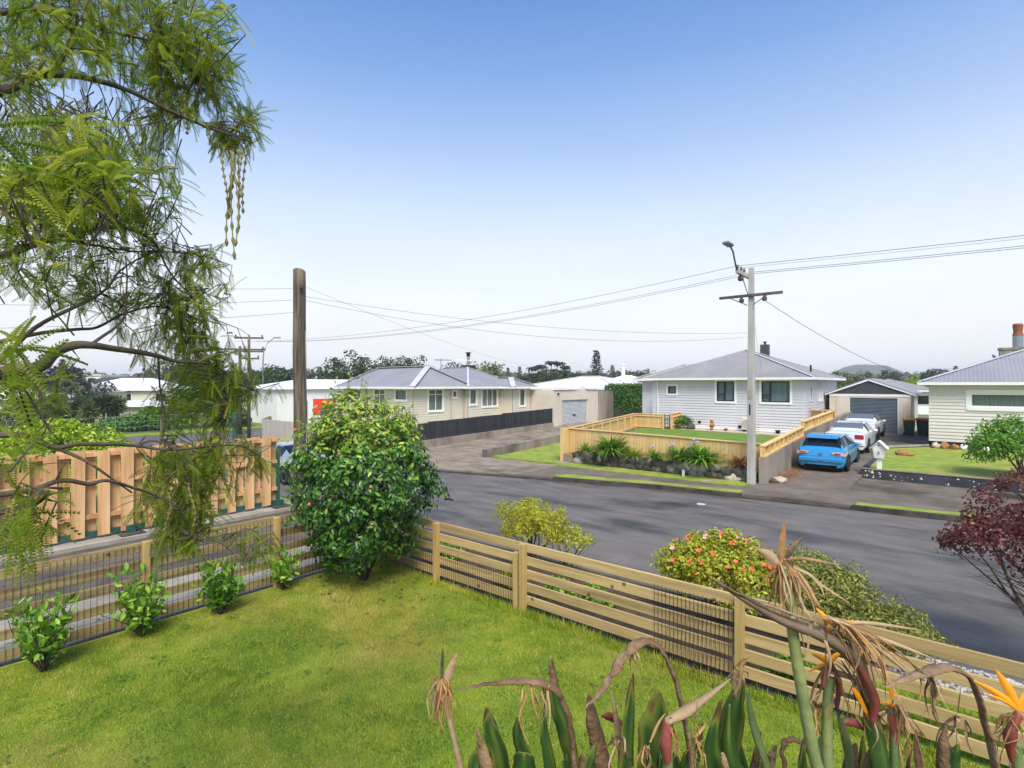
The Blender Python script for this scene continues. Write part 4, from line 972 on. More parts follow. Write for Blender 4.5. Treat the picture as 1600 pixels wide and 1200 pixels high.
for s in (1,-1):
    mb = MB().add([(.035,s*.86,.80),(-.015,s*.62,.86),(-.03,s*.40,.84),(-.025,s*.42,.76),(-.01,s*.64,.72),(.05,s*.86,.68),(.42,s*.90,.84),(.3,s*.90,.74)], [(0,1,4,5),(1,2,3,4),(0,5,7,6)])
    o = mb.build('tail_lamp', m_clear, blue, local=True); k = o.modifiers.new('t','SOLIDIFY'); k.thickness = .03; k.offset = 0
    MB().box((-.045,s*.62-.1,.755),(-.012,s*.62+.1,.80)).build('lamp_red_segment', m_red, o, local=True)
    MB().tube([(-.035,s*.42,.40),(-.035,s*.72,.42)], .012, 6).build('reflector', m_chrome, blue, local=True)
MB().box((-.05,-.86*.93,.40),(.10,.86*.93,.60)).build('rear_bumper', m_cblue, blue, local=True, bevel=.045)
MB().box((-.03,-.08,.70),(-.012,.08,.76)).build('badge', m_chrome, blue, local=True, bevel=.01)
MB().box((-.06,-.13,.47),(-.045,.13,.5)).build('plate_trim', m_chrome, blue, local=True)
MB().add([(.36,-.56,1.335),(.36,.56,1.335),(.75,.6,1.45),(.75,-.6,1.45),(.36,-.56,1.365),(.36,.56,1.365),(.75,.58,1.47),(.75,-.58,1.47)],[(0,1,2,3),(7,6,5,4),(0,4,5,1),(1,5,6,2),(2,6,7,3),(3,7,4,0)]).build('spoiler', m_cblue, blue, local=True, bevel=.01)
MB().tube([(.95,0,1.44),(.9,0,1.6)], .006, 5).build('aerial', m_under, blue, local=True)
sedan = [(0,.70,.82,.8),(.03,.90,.88,.8),(.10,1.0,.93,.8),(.75,1.07,.97,.78),(.95,1.12,.98,.74),(1.45,1.38,.99,.70),(1.75,1.43,1.0,.69),(2.3,1.45,1.0,.69),(2.8,1.40,1.0,.72),(3.45,1.06,.99,.8),(3.9,.98,.98,.85),(4.55,.85,.93,.85),(4.8,.7,.84,.85),(4.86,.52,.74,.85)]
wcar, hw, L = car('white sedan with red tail lamps parked in front of the blue hatchback', m_cwhite, (-4.32,30.3,.33), R(90), sedan, 1.84, (4.1,5.4,8.0,9.0), (4.6,8.7,(6.4,7.5)), (1.0,3.85), Rw=.33, rg=m_cglass2)
for s in (1,-1):
    MB().box((-.02,s*.62-.19,.70),(.18,s*.62+.19,.93)).build('tail_lamp', m_red, wcar, local=True, bevel=.04)
MB().box((-.05,-.84,.38),(.10,.84,.64)).build('rear_bumper', m_cwhite, wcar, local=True, bevel=.05)
w2, hw, L = car('white car with a dark roof parked by the garage door', m_cwhite, (-4.45,35.9,.52), R(90), sedan, 1.8, (4.1,5.4,8.0,9.0), (4.6,8.7,(6.4,7.5)), (1.0,3.85), Rw=.33, roof=m_gable, rg=m_cglass2)
sv_, hw, L = car('silver car parked beyond the end of the plank fence', m_csilver, (-18.6,10.9,-.11), R(180), sedan, 1.8, (4.1,5.4,8.0,9.0), (4.6,8.7,(6.4,7.5)), (1.0,3.85), Rw=.33)

# ------------------------------------------------------------------ bins, letterbox, yard things
def bin_(label, x, y, z, lid, rz):
    t = thing('wheelie_bin', label, 'bin', (x,y,z), rz, 'wheelie bins by the garage')
    mb = MB(); mb.v = [(-.22,-.25,.06),(.22,-.25,.06),(.22,.22,.06),(-.22,.22,.06),(-.29,-.33,.98),(.29,-.33,.98),(.29,.33,.98),(-.29,.33,.98)]
    mb.f = [(0,3,2,1),(0,1,5,4),(1,2,6,5),(2,3,7,6),(3,0,4,7),(4,5,6,7)]; mb.build('body', m_bin, t, local=True, bevel=.03)
    MB().box((-.32,-.38,.985),(.32,.38,1.13)).build('lid', lid, t, local=True, bevel=.03)
    for s in (-1,1): MB().lathe([(.11,-.03),(.11,.03)], (s*.24,.26,.11), 14, 'x').build('wheel', m_rubber, t, local=True)
    MB().tube([(-.25,.4,.95),(.25,.4,.95)], .02, 6).build('handle', m_bin, t, local=True)
bin_('dark green wheelie bin with a yellow lid', -2.42, 41.35, .46, m_ylid, R(8))
bin_('dark green wheelie bin with a red lid', -1.75, 41.75, .46, m_rlid, R(-10))
lb = thing('letterbox', 'small white house-shaped letterbox on a post', 'letterbox', (-2.42,25.3,.33))
MB().box((-2.51,25.21,.3),(-2.33,25.39,.88)).build('post', m_white, lb, bevel=.01)
mb = MB(); b = .17; a = .24
mb.v = [(-2.42-b,25.3-b,.86),(-2.42+b,25.3-b,.86),(-2.42+b,25.3+b,.86),(-2.42-b,25.3+b,.86),(-2.42-a,25.3-a,1.32),(-2.42+a,25.3-a,1.32),(-2.42+a,25.3+a,1.32),(-2.42-a,25.3+a,1.32),(-2.42,25.3-a,1.56),(-2.42,25.3+a,1.56)]
mb.f = [(0,3,2,1),(0,1,5,8,4),(1,2,6,5),(2,3,7,9,6),(3,0,4,7),(4,8,9,7),(5,6,9,8)]; mb.build('box', m_white, lb)
for s in (-1,1):
    mb = MB().add([(-2.42,24.98,1.6),(-2.42+s*.33,24.98,1.27),(-2.42+s*.33,25.62,1.27),(-2.42,25.62,1.6)], [(0,1,2,3)])
    o = mb.build('roof_panel', m_white, lb); k = o.modifiers.new('t','SOLIDIFY'); k.thickness = .025
cu = bpy.data.curves.new('numeral', 'FONT'); cu.body = '6'; cu.size = .2; cu.extrude = .004; cu.align_x = 'CENTER'
tmp = bpy.data.objects.new('numeral', cu); col.objects.link(tmp); bpy.context.view_layer.update()
nm = bpy.data.meshes.new_from_object(tmp.evaluated_get(bpy.context.evaluated_depsgraph_get())); bpy.data.objects.remove(tmp); nm.materials.clear()
o = link(nm, 'numeral', m_gable, lb, loc=(0,-.235,.72)); o.rotation_euler = (R(97),0,0); lb.scale = (.86,.86,.9)
MB().lathe([(.0,0),(.035,.001),(.035,.01),(.0,.012)], (-2.42,25.045,1.43), 10, 'y').build('paper_hole', m_under, lb)
# heat pump and pots against the blue house
ac = thing('heat_pump', 'beige heat pump unit standing against the blue house', 'heat pump', (-10.35,36.0,.7))
MB().box((-10.75,35.85,.78),(-9.95,36.2,1.5)).build('casing', m_gcream, ac, bevel=.02)
MB().lathe([(.27,-.012),(.27,.0),(.05,.004)], (-10.45,35.85,1.14), 20, 'y').build('fan_grille', m_greyf, ac)
for x in (-10.7,-10.1): MB().box((x,35.88,.62),(x+.1,36.15,.78)).build('foot', m_under, ac)
def rock(label, x, y, z, r, m, seed): MB().blob((x,y,z+r[2]*.6), r, seed, .35, 2).build('garden_rock', m, label=label, cat='rock', smooth=True)
rock('grey-brown rounded rock left of the round shrub beds', -14.0,35.6,.62,(.35,.25,.26), m_stone, 1)
rock('small pale stone at the drive entrance beside the retaining wall', -5.2,21.9,.0,(.24,.18,.16), m_bone, 2)
rock('dark stone lying next to the pole foot', -5.35,21.65,.0,(.14,.12,.1), m_stone, 5)
rock('brown log-like rock on the corner lawn', -2.0,30.6,.38,(.34,.16,.16), m_brown, 3)
mb = MB().blob((-12.6,35.7,.98), (.16,.16,.2), 4, .5, 2).blob((-12.6,35.7,1.22),(.1,.1,.12),6,.5,2).blob((-12.6,35.7,.74),(.12,.12,.12),8,.3,2); mb.build('garden_ornament', m_brown, label='small rusty brown ornament by the blue house wall', cat='ornament', smooth=True)
mb = MB().lathe([(.1,0),(.16,.2),(.17,.22)], (-8.6,35.8,.64), 12); mb.build('plant_pot', m_under, label='small dark pot under the big front window', cat='pot')
mb = MB().lathe([(.09,0),(.13,.14),(.14,.16)], (-11.7,35.7,.64), 12); mb.build('plant_pot', m_pot, label='small clay pot left of the heat pump', cat='pot')
surface('shingle_border', [(-14.6,35.3),(-7.0,34.6),(-7.0,36.45),(-14.6,36.45)], .645, m_bone, flat, 1)
MB().beam((-17.4,34.5,.66),(-14.6,22.6,.66),.12,.06).build('edging_board', m_concl, label='pale edging board along the inside of the new side fence', cat='edging')
# bits along the foot of the warm white house
MB().beam((-2.85,33.3,.5),(-1.25,34.95,.55),.12,.1).build('edging_board', m_concl, label='pale edging board between drive and corner lawn', cat='edging')
for i, (x, m, s) in enumerate(((-.95,m_bone,.15),(-.6,m_brown,.17),(-.2,m_brown,.14),(.15,m_white,.13),(.95,m_white,.12),(1.5,m_white,.14),(2.0,m_bone,.1),(2.35,m_white,.11))):
    MB().blob((x,34.5+.1*(i%2),.5+s*.5), (s*1.2,s,s), i+20, .6, 2).build('border_stone', m, label=('cream stone at the drive end of the house border','larger brown stone in the house border','smaller brown stone in the house border','white stone left of the green pot','white stone right of the green pot','largest white stone in the house border','small cream stone in the house border','white stone nearest the lawn shrub')[i]+' by the warm white wall', cat='stone', group='stones bordering the warm white house', smooth=True)
MB().lathe([(.1,0),(.13,.3),(.14,.32)], (.55,34.5,.44), 12).build('plant_pot', m_green, label='small green pot among the pale border stones', cat='pot')
MB().tube([(-8.45,20.75,0),(-8.45,20.75,.28)], .05, 4).build('marker_peg', m_white, label='short white marker peg in the grass below the stone wall', cat='peg')
MB().box((-7.55,20.2,-.02),(-6.95,20.45,.035)).build('meter_cover', m_concl, label='pale square cover plate at the edge of the footpath', cat='cover')
MB().box((-14.7,20.6,-.02),(-14.0,20.95,.05)).build('paving_slab', m_concl, label='pale slab at the foot of the fence corner post', cat='slab')
MB().lathe([(.14,0),(.14,.006)], (-6.3,16.9,-.116), 20).build('valve_cover', mat('blue_white_mark','9aa6b4','c2cad2',6,.6), label='small pale blue cover set in the road', cat='cover')

# ------------------------------------------------------------------ grass on the front lawn
def vnoise(x, y, f, seed):
    g = np.random.default_rng(seed); T = g.random((64,64)); xi, yi = x*f+100, y*f+100; i, j = np.floor(xi).astype(int), np.floor(yi).astype(int); u, v = xi-i, yi-j
    u, v = u*u*(3-2*u), v*v*(3-2*v); q = lambda a, b: T[a % 64, b % 64]
    return (q(i,j)*(1-u)+q(i+1,j)*u)*(1-v)+(q(i,j+1)*(1-u)+q(i+1,j+1)*u)*v
def grass(name, label, n, xr, yr, z, h0, h1, m, seed, keep=None, patch=True, w=.0045, parent=None):
    g = np.random.default_rng(seed); x = g.uniform(*xr, n); y = g.uniform(*yr, n)
    if keep is not None: k = keep(x, y); x, y = x[k], y[k]
    if False:
        k = (vnoise(x, y, 1.9, seed+9)*.6+vnoise(x, y, 6.3, seed+10)*.4+.12*g.random(len(x))) < .96; x, y = x[k], y[k]
    n = len(x); zz = np.full(n, z) if not callable(z) else z(x, y)
    bare = vnoise(x, y, 1.7, seed+9)
    h = g.uniform(h0, h1, n)*(.6+.8*vnoise(x, y, 1.1, seed+3)); a = g.uniform(0, 6.283, n); le = g.uniform(.1,.9,n)*h
    p = np.stack([x,y,zz],1); side = np.stack([np.cos(a),np.sin(a),0*a],1)*w*g.uniform(.6,1.5,(n,1)); b = a+g.uniform(-1,1,n)+1.57
    tip = p+np.stack([np.cos(b)*le,np.sin(b)*le,h],1)
    V = np.stack([p-side,p+side,tip],1).reshape(-1,3); F = np.arange(3*n).reshape(-1,3)
    ti = np.clip(.15+.75*(vnoise(x,y,.8,seed+1)*.35+vnoise(x,y,2.6,seed+2)*.35+vnoise(x,y,8.5,seed+4)*.3)*1.9+g.normal(0,.17,n)-.5,0,1)
    ti = np.where(g.random(n) < .05, 1.0, np.clip(ti+.45*np.clip(1.9-np.hypot(x+8.2,y-5.8),0,1)*vnoise(x,y,2.2,seed+7)+.5*np.clip(vnoise(x,y,1.6,seed+8)-.72,0,1)*3,0,1))
    return link(np_mesh(name, V, F, ti), name, m, parent, label=label, cat='grass', kind='stuff')
view_ok = lambda x, y: (-SY*x+CY*y > 3.4) & ((CY*x+SY*y) > -1.02*(-SY*x+CY*y)-.3) & ((CY*x+SY*y) < 1.02*(-SY*x+CY*y)+.3)
grass('grass', 'short mown grass of the front lawn, green with yellow patches', 520000, (-9.55,4.5), (.2,6.82), .0, .012, .04, l_grass, 3, view_ok, w=.0034)
grass('grass', 'bright grass growing on the berm beyond the street fence', 26000, (-.9,5), (6.95,8.35), -.01, .03, .08, l_lime, 4)
edge = lambda x, y: (x > -9.5)
grass('grass_fringe', 'longer grass fringe growing along the foot of the street fence', 9000, (-9.5,4), (6.6,6.86), 0., .04, .12, l_grass, 5)
g_ = np.random.default_rng(17); WP, WD, WN, WS = [], [], [], []     # clover and plantain rosettes in the turf
for i in range(150):
    c = np.array([g_.uniform(-9.3,3.5), g_.uniform(.4,6.6), .012])
    if not view_ok(c[0], c[1]): continue
    for k in range(g_.integers(6,16)):
        a = g_.uniform(0,6.28); r = g_.uniform(0,.09); WP.append(c+[r*math.cos(a),r*math.sin(a),g_.uniform(0,.02)]); WD.append([math.cos(a),math.sin(a),.35]); WN.append([-.3*math.cos(a),-.3*math.sin(a),1]); WS.append(g_.uniform(.025,.06))
wo = leaves('lawn_weeds', A(WP), A(WD), A(WN), A(WS), g_.uniform(0,.6,len(WP)), LEAF, leafmat('weed_leaf',['4c7224','6c9034','8aa04a'],.6,.3), None); tag(wo, 'small flat weeds and clover growing in the front lawn', 'weeds')
g_ = np.random.default_rng(11)
lx, ly = g_.normal(-7.9,.8,60), g_.normal(5.9,.5,60); kk = (ly < 6.7) & (lx > -9.4)
lx, ly = lx[kk], ly[kk]
leaves('fallen_leaves', np.stack([lx,ly,np.full(len(lx),.035)],1), np.stack([np.cos(lx*9),np.sin(lx*9),0*lx],1), np.tile([0,.1,1.],(len(lx),1)), .085*g_.uniform(.6,1.2,len(lx)), g_.uniform(0,1,len(lx)), LEAF, leafmat('fallen_leaf',['3a1f18','5c3226','8a5436'],.7,.1), None)
bpy.data.objects['fallen_leaves']['label'] = 'brown leaves and petals fallen under the clipped shrub'; bpy.data.objects['fallen_leaves']['category'] = 'leaves'

# ------------------------------------------------------------------ clipped camellia
cb = (-8.62,5.95,0)
cam_t = thing('camellia', 'large rounded glossy camellia in the corner of the rail fences', 'shrub', cb)
def egg(n, seed, shell):
    g = np.random.default_rng(seed); u = norm(g.normal(size=(n,3))); u = u[u[:,2] > -.86]
    rh = 1.23*(1+.05*u[:,2]-.26*np.maximum(0,-u[:,2])-.12*np.maximum(0,u[:,2]-.4)); k = np.array([1+.34*noise.noise(Vector(v*2.3)+Vector((3,1,0)))+.22*noise.noise(Vector(v*5.5)) for v in u])
    r = k*g.uniform(*shell, len(u))
    return np.stack([cb[0]+u[:,0]*rh*r, cb[1]+u[:,1]*rh*r, 1.78+u[:,2]*1.5*r],1), u
P1, U1 = egg(980, 3, (.9,1.03)); g_ = np.random.default_rng(5); PP, NN = [], []
for c, u in zip(P1, U1):     # each spray of leaves at a twig end
    m_ = 13; q = norm(g_.normal(size=(m_,3))+u*.9+np.array([0,0,.3])); PP.append(c+q*g_.uniform(.02,.17,(m_,1))-u*.03); NN.append(norm(q+u*.7+np.array([0,0,.35])))
P2, U2 = egg(2600, 4, (.45,.88)); PP.append(P2); NN.append(norm(U2+.7*g_.normal(size=U2.shape)))
PP, NN = np.vstack(PP), np.vstack(NN); n = len(PP)
d = norm(np.cross(NN, g_.normal(size=(n,3))))+np.array([0,0,-.45])+NN*.25
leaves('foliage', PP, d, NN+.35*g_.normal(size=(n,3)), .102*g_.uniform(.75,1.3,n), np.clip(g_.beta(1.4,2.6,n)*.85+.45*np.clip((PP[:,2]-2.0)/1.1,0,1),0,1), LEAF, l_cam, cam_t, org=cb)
sp = []; sn = []; tw = MB()    # pale new shoots standing out of the top
for i in range(420):
    k = g_.integers(len(P1)); c = P1[k]
    if c[2] < 2.2+.5*g_.random(): continue
    L_ = g_.uniform(.08,.32) if i % 9 else .6; e = c+np.array([g_.normal(0,.05),g_.normal(0,.05),L_]); tw.tube([c,(c+e)/2+[.01,.01,0],e], [.006,.005,.003], 5)
    for t_ in np.linspace(.1,1,int(12*L_)+5):
        q = norm(g_.normal(size=3)+np.array([0,0,.5])); sp.append(c+(e-c)*t_+q*.03); sn.append(q)
for (px, py, L_) in ((522,652,.55),(516,665,.4),(600,668,.35),(628,672,.42),(560,668,.3),(645,690,.25),(505,700,.25)):   # long spires
    c = np.array(W(px, py, 10.1)); c[2] -= .1; e = c+np.array([g_.normal(0,.03),g_.normal(0,.03),L_+.1]); tw.tube([c,(c+e)/2,e], [.007,.006,.003], 5)
    for t_ in np.linspace(.0,1,26):
        q = norm(g_.normal(size=3)+np.array([0,0,.4])); sp.append(c+(e-c)*t_+q*.05*(1.3-t_)); sn.append(q)
sp, sn = np.array(sp), np.array(sn)
leaves('young_shoots', sp, sn+.4*g_.normal(size=sn.shape), norm(np.cross(sn, g_.normal(size=sn.shape)))+[0,0,.8], .075*g_.uniform(.7,1.3,len(sp)), g_.uniform(0,1,len(sp)), LEAF, l_camy, cam_t, org=cb)
tw.build('twig', m_bark, cam_t, kind='stuff')
stems('trunk', (cb[0],cb[1],-.05), [(cb[0]+dx,cb[1]+dy,1.3) for dx,dy in ((-.5,.1),(.45,.2),(-.1,-.5),(.2,.5),(.6,-.3),(-.4,-.35))], .05, m_bark, cam_t, seed=4)
for i, (dx,dy,dz) in enumerate(((.7,-.9,2.55),(.3,-1.15,1.7),(.95,-.5,1.35),(-.2,-1.1,2.9),(1.05,-.6,2.0))): MB().blob((cb[0]+dx*1.12,cb[1]+dy*1.12,dz), (.03,.03,.028), i, .4, 2).build('spent_bloom', m_flower if i % 2 else m_brown, cam_t, smooth=True)

# small shrubs by the side fence
for i, (x, y, h, lab) in enumerate(((-9.05,1.42,1.05,'bushy young shrub by the wire-mesh side fence, farthest from the camellia'),(-9.2,2.55,1.0,'young shrub with a low side branch by the wire-mesh side fence'),(-9.12,3.6,.92,'dense dark young shrub by the wire-mesh side fence'),(-9.35,4.75,.85,'sparse young shrub by the side fence next to the camellia'))):
    b_ = (x,y,0); t = thing('young_shrub', lab, 'shrub', b_, group='young shrubs along the side fence'); g_ = np.random.default_rng(40+i)
    P_, N_, S_ = [], [], []
    for s in range(34 if i < 3 else 20):
        a = g_.uniform(0,6.28); rr = g_.uniform(.1,.36); e = np.array([x+rr*math.cos(a), y+rr*math.sin(a), h*g_.uniform(.42,1.0)-rr*.25]); S_.append(e); b0 = np.array([x,y,.1])
        if i == 1 and s == 0: e = np.array([x-.1,y-.45,.42]); S_[-1] = e
        for t_ in np.linspace(.22,1,19):
            q = norm(g_.normal(size=3)+[0,0,.5]); P_.append(b0+(e-b0)*t_+q*.045); N_.append(q)
    P_, N_ = np.array(P_), np.array(N_); n = len(P_)
    leaves('foliage', P_, N_+.5*g_.normal(size=(n,3))+[0,0,.3], norm(np.cross(N_, g_.normal(size=(n,3))))+[0,0,1.0], .115*g_.uniform(.6,1.25,n), np.clip(g_.uniform(0,1,n)+(-.25 if i == 2 else .05),0,1), LEAF, l_shrub, t, org=b_)
    stems('stem', (x,y,-.02), S_, .012, m_bark, t, seed=i)

# plants beyond the street fence
bush('golden_shrub', 'feathery golden green shrub between the street fence and the road', 'shrub', (-6.62,8.6,0), (.66,.58,.5), .86, 85, 70, .16, .085, l_yel, 61, tmpl=LEAF2, width=.45, stem_r=.025, nstem=14, fill=.5)
bush('golden_shrub', 'low straggling arm of golden foliage reaching towards the road', 'shrub', (-5.9,8.75,0), (.5,.3,.2), .68, 26, 40, .13, .085, l_azal, 62, width=.5, stem_r=.018, nstem=10)
az = bush('azalea', 'rounded yellow-green azalea dotted with red and pink flowers', 'shrub', (-2.85,8.4,0), (.86,.66,.5), .80, 190, 85, .14, .062, l_azal, 63, stem_r=.03, nstem=12, fill=.25)
mbA = [MB(), MB()]; g_ = np.random.default_rng(8)
def flower(name, c, r, m, par, seed):
    mb = MB(); g = random.Random(seed); c = Vector(c); nr = Vector((g.uniform(-.5,.5)-.1,-.6+g.uniform(-.4,.3),.8)).normalized(); a = nr.orthogonal().normalized(); b = nr.cross(a)
    for k in range(5):
        t = 1.2566*k+g.random()*.4; d_ = a*math.cos(t)+b*math.sin(t); s = a*math.cos(t+1.57)+b*math.sin(t+1.57)
        mb.add([c, c+d_*r*.6+s*r*.42+nr*r*.35, c+d_*r*1.05+nr*r*.45, c+d_*r*.6-s*r*.42+nr*r*.35], [(0,1,2),(0,2,3)])
    return mb.build(name, m, par)
m_pink = mat('pink_flower','e88a94','f2b8b4',8,.5)
for i in range(44):
    u = norm(g_.normal(size=3)+np.array([.1,-.6,.9])); 
    if u[2] < .05: continue
    c = np.array([-2.85,8.4,.80])+u*np.array([.92,.72,.58]); flower('flower', c, g_.uniform(.03,.055), m_flower if i % 5 else m_pink, az, i)
bush('olive_shrub', 'twiggy olive green shrub spreading beside the azalea', 'shrub', (-1.62,8.65,0), (.72,.55,.45), .75, 130, 75, .16, .075, l_grey, 64, stem_r=.02, nstem=26, fill=.5, width=.6)
bush('olive_shrub', 'lower olive and bronze shrub at the end of the flower bed', 'shrub', (-.78,8.5,0), (.62,.48,.34), .48, 80, 65, .15, .065, l_grey, 65, stem_r=.018, nstem=18, fill=.5, width=.6)
for i, (x, y, r) in enumerate(((-5.4,7.7,.26),(-4.7,7.9,.22),(-6.3,7.6,.24),(-1.6,7.4,.22),(-8.4,7.9,.3))):
    bush('ground_plant', ('leafy green plant in the bed behind the fence, ' + ('beside the stub post','midway to the azalea','under the golden shrub','in front of the olive shrub','behind the camellia')[i]), 'plant', (x,y,0), (r,r,r*.6), r*.55, 20, 26, .09, .09, l_shrub if i != 2 else l_azal, 70+i, nstem=4, stem_r=.008)
# japanese maple at the right
mp_t = thing('red_maple', 'small dark red japanese maple with bare lower branches', 'tree', (.95,9.5,0))
P_, N_, C_ = clump_cloud((.98,9.8,1.62), (1.15,1.0,.62), 150, 80, .17, 81, -.45, .35); g_ = np.random.default_rng(82); n = len(P_)
leaves('crown', P_, norm(np.cross(N_, g_.normal(size=(n,3))))+[0,0,-.3], N_+.6*g_.normal(size=(n,3)), .055*g_.uniform(.7,1.3,n), g_.beta(1.5,2.6,n), LEAF2, l_maple, mp_t, org=(.95,9.5,0), width=1.1)
stems('branch', (.95,9.5,-.05), [C_[i] for i in g_.choice(len(C_), 22, replace=False)], .035, m_bark, mp_t, seed=9, bend=.35)
tw = MB()
for i in range(46):
    a = g_.uniform(0,6.28); s = Vector((.95+.3*math.cos(a), 9.5+.3*math.sin(a), g_.uniform(.7,1.2))); e = s+Vector((math.cos(a)*g_.uniform(.4,.9)-.1, math.sin(a)*g_.uniform(.3,.8), g_.uniform(.05,.5))); tw.tube([s, s.lerp(e,.5)+Vector((0,0,.08)), e], [.008,.005,.002], 5)
tw.build('twig', m_bark, mp_t)
bush('red_shrub', 'low dusty red shrub at the foot of the charcoal wall', 'shrub', (1.6,23.9,0), (.9,.5,.45), .45, 50, 45, .16, .08, l_maple, 83)

# agapanthus and other planter plants
def strap_clump(label, x, y, z, n, ls, m, seed, name='agapanthus', blooms=0):
    t = thing(name, label, 'plant', (x,y,z)); g = np.random.default_rng(seed); a = g.uniform(0,6.283,n); el_ = g.uniform(.5,1.5,n)
    d = np.stack([np.cos(a)*np.cos(el_),np.sin(a)*np.cos(el_),np.sin(el_)],1); p = np.stack([x+.10*np.cos(a)*g.random(n),y+.08*np.sin(a)*g.random(n),np.full(n,z)],1)
    nn = np.stack([-np.cos(a)*np.sin(el_),-np.sin(a)*np.sin(el_),np.cos(el_)],1)
    tv_ = STRAP[0].copy(); tv_[:,2] *= 2.2; tv_[:,1] *= 1.1
    leaves('strap_leaves', p, d, nn, ls*1.02*g.uniform(.7,1.2,n), g.uniform(0,1,n), (tv_*[1,1.1,1], STRAP[1]), m, t, org=(x,y,z))
    for i in range(blooms):
        c = (x+g.uniform(-.5,.5), y+g.uniform(-.15,.1), z+ls*g.uniform(.75,1.15)); MB().tube([(x,y,z),((x+c[0])/2,(y+c[1])/2,z+ls*.6),c], .006, 5).build('flower_stalk', MATS['strap_leaf'], t)
        MB().blob(c, (.06,.06,.05), i, .6, 2).build('flower_head', mat('lilac_bloom_%d' % seed, '8d93b8', 'a9accb', 9, .8), t)
    return t
strap_clump('low strappy clump at the left end of the stone planter', -13.35,21.35,.42,90,.62,l_agap,91)
strap_clump('largest dark green strappy clump overhanging the stone wall', -12.0,21.25,.48,300,.98,l_agap,92)
strap_clump('small yellowing strappy clump beside the largest one', -10.9,21.35,.42,80,.55,l_lime,93)
strap_clump('small pale strappy clump in the middle of the stone planter', -9.9,21.35,.42,80,.58,l_agap,94,blooms=1)
strap_clump('strappy clump with a lilac flower head', -8.85,21.35,.45,130,.75,l_agap,95,blooms=3)
strap_clump('broad bright green strappy clump near the concrete pole', -7.9,21.2,.45,230,.92,l_agap,96,blooms=3)
strap_clump('dry straw-coloured clump behind the concrete pole', -6.5,21.4,.42,70,.7,l_dry,97)
bush('box_shrub', 'round dark green shrub against the blue house', 'shrub', (-14.55,35.75,.62), (.5,.45,.42), .42, 60, 40, .15, .09, l_hedge, 98, nstem=4)
leaves('leaf_litter', np.stack([np.random.default_rng(1).normal(-5.15,.22,500), np.random.default_rng(2).uniform(22.3,25.6,500), np.random.default_rng(3).uniform(.03,.24,500)],1), rand_dirs(500)*[1,1,.5], rand_dirs(500)+[0,0,1.2], .16, rng.uniform(0,1,500), STRAP, l_dry, None)
lo = bpy.data.objects['leaf_litter']; tag(lo, 'heap of dry orange brown fronds against the retaining wall', 'leaf litter')
hd = thing('hedge', 'tall clipped green hedge on the dark block wall', 'hedge', (-24.2,45,1.2)); g_ = np.random.default_rng(99); n = 9000
x, y, z = g_.uniform(-25.4,-23.6,n), g_.uniform(44.0,50.5,n), g_.uniform(1.2,3.5,n); f = g_.integers(0,3,n); x = np.where(f == 0,-23.62+.06*g_.normal(size=n),x); y = np.where(f == 1,44.0+.06*g_.normal(size=n),y); z = np.where(f == 2,3.45+.12*g_.normal(size=n),z)
nn = np.stack([(f == 0)*1.,(f == 1)*-1.,(f == 2)*1.],1)+.5*g_.normal(size=(n,3))
leaves('foliage', np.stack([x,y,z],1), norm(np.cross(nn, g_.normal(size=(n,3)))), nn, .26*g_.uniform(.6,1.3,n), np.clip(g_.uniform(0,.8,n)+.3*(f == 2),0,1), LEAF2, l_hedge, hd, org=(-24.2,45,1.2))
MB().box((-25.2,44.25,.5),(-23.8,50.3,3.3)).build('core', m_barkd, hd)
# shrub on the corner lawn
bush('camellia', 'dense dark green shrub on the corner lawn in front of the warm white house', 'shrub', (1.75,26.3,.35), (1.5,1.0,.9), 1.15, 150, 55, .26, .12, l_shrub, 101, tmpl=LEAF, nstem=8, stem_r=.05, tintf=lambda P_, t_: np.clip(t_*.7,0,1))
bush('lime_bush', 'rounded lime green bush behind the tall plank fence', 'shrub', (-19.2,3.4,0), (1.9,1.7,1.1), 1.45, 240, 70, .26, .13, l_lime, 102, tmpl=LEAF2, nstem=10, stem_r=.05)

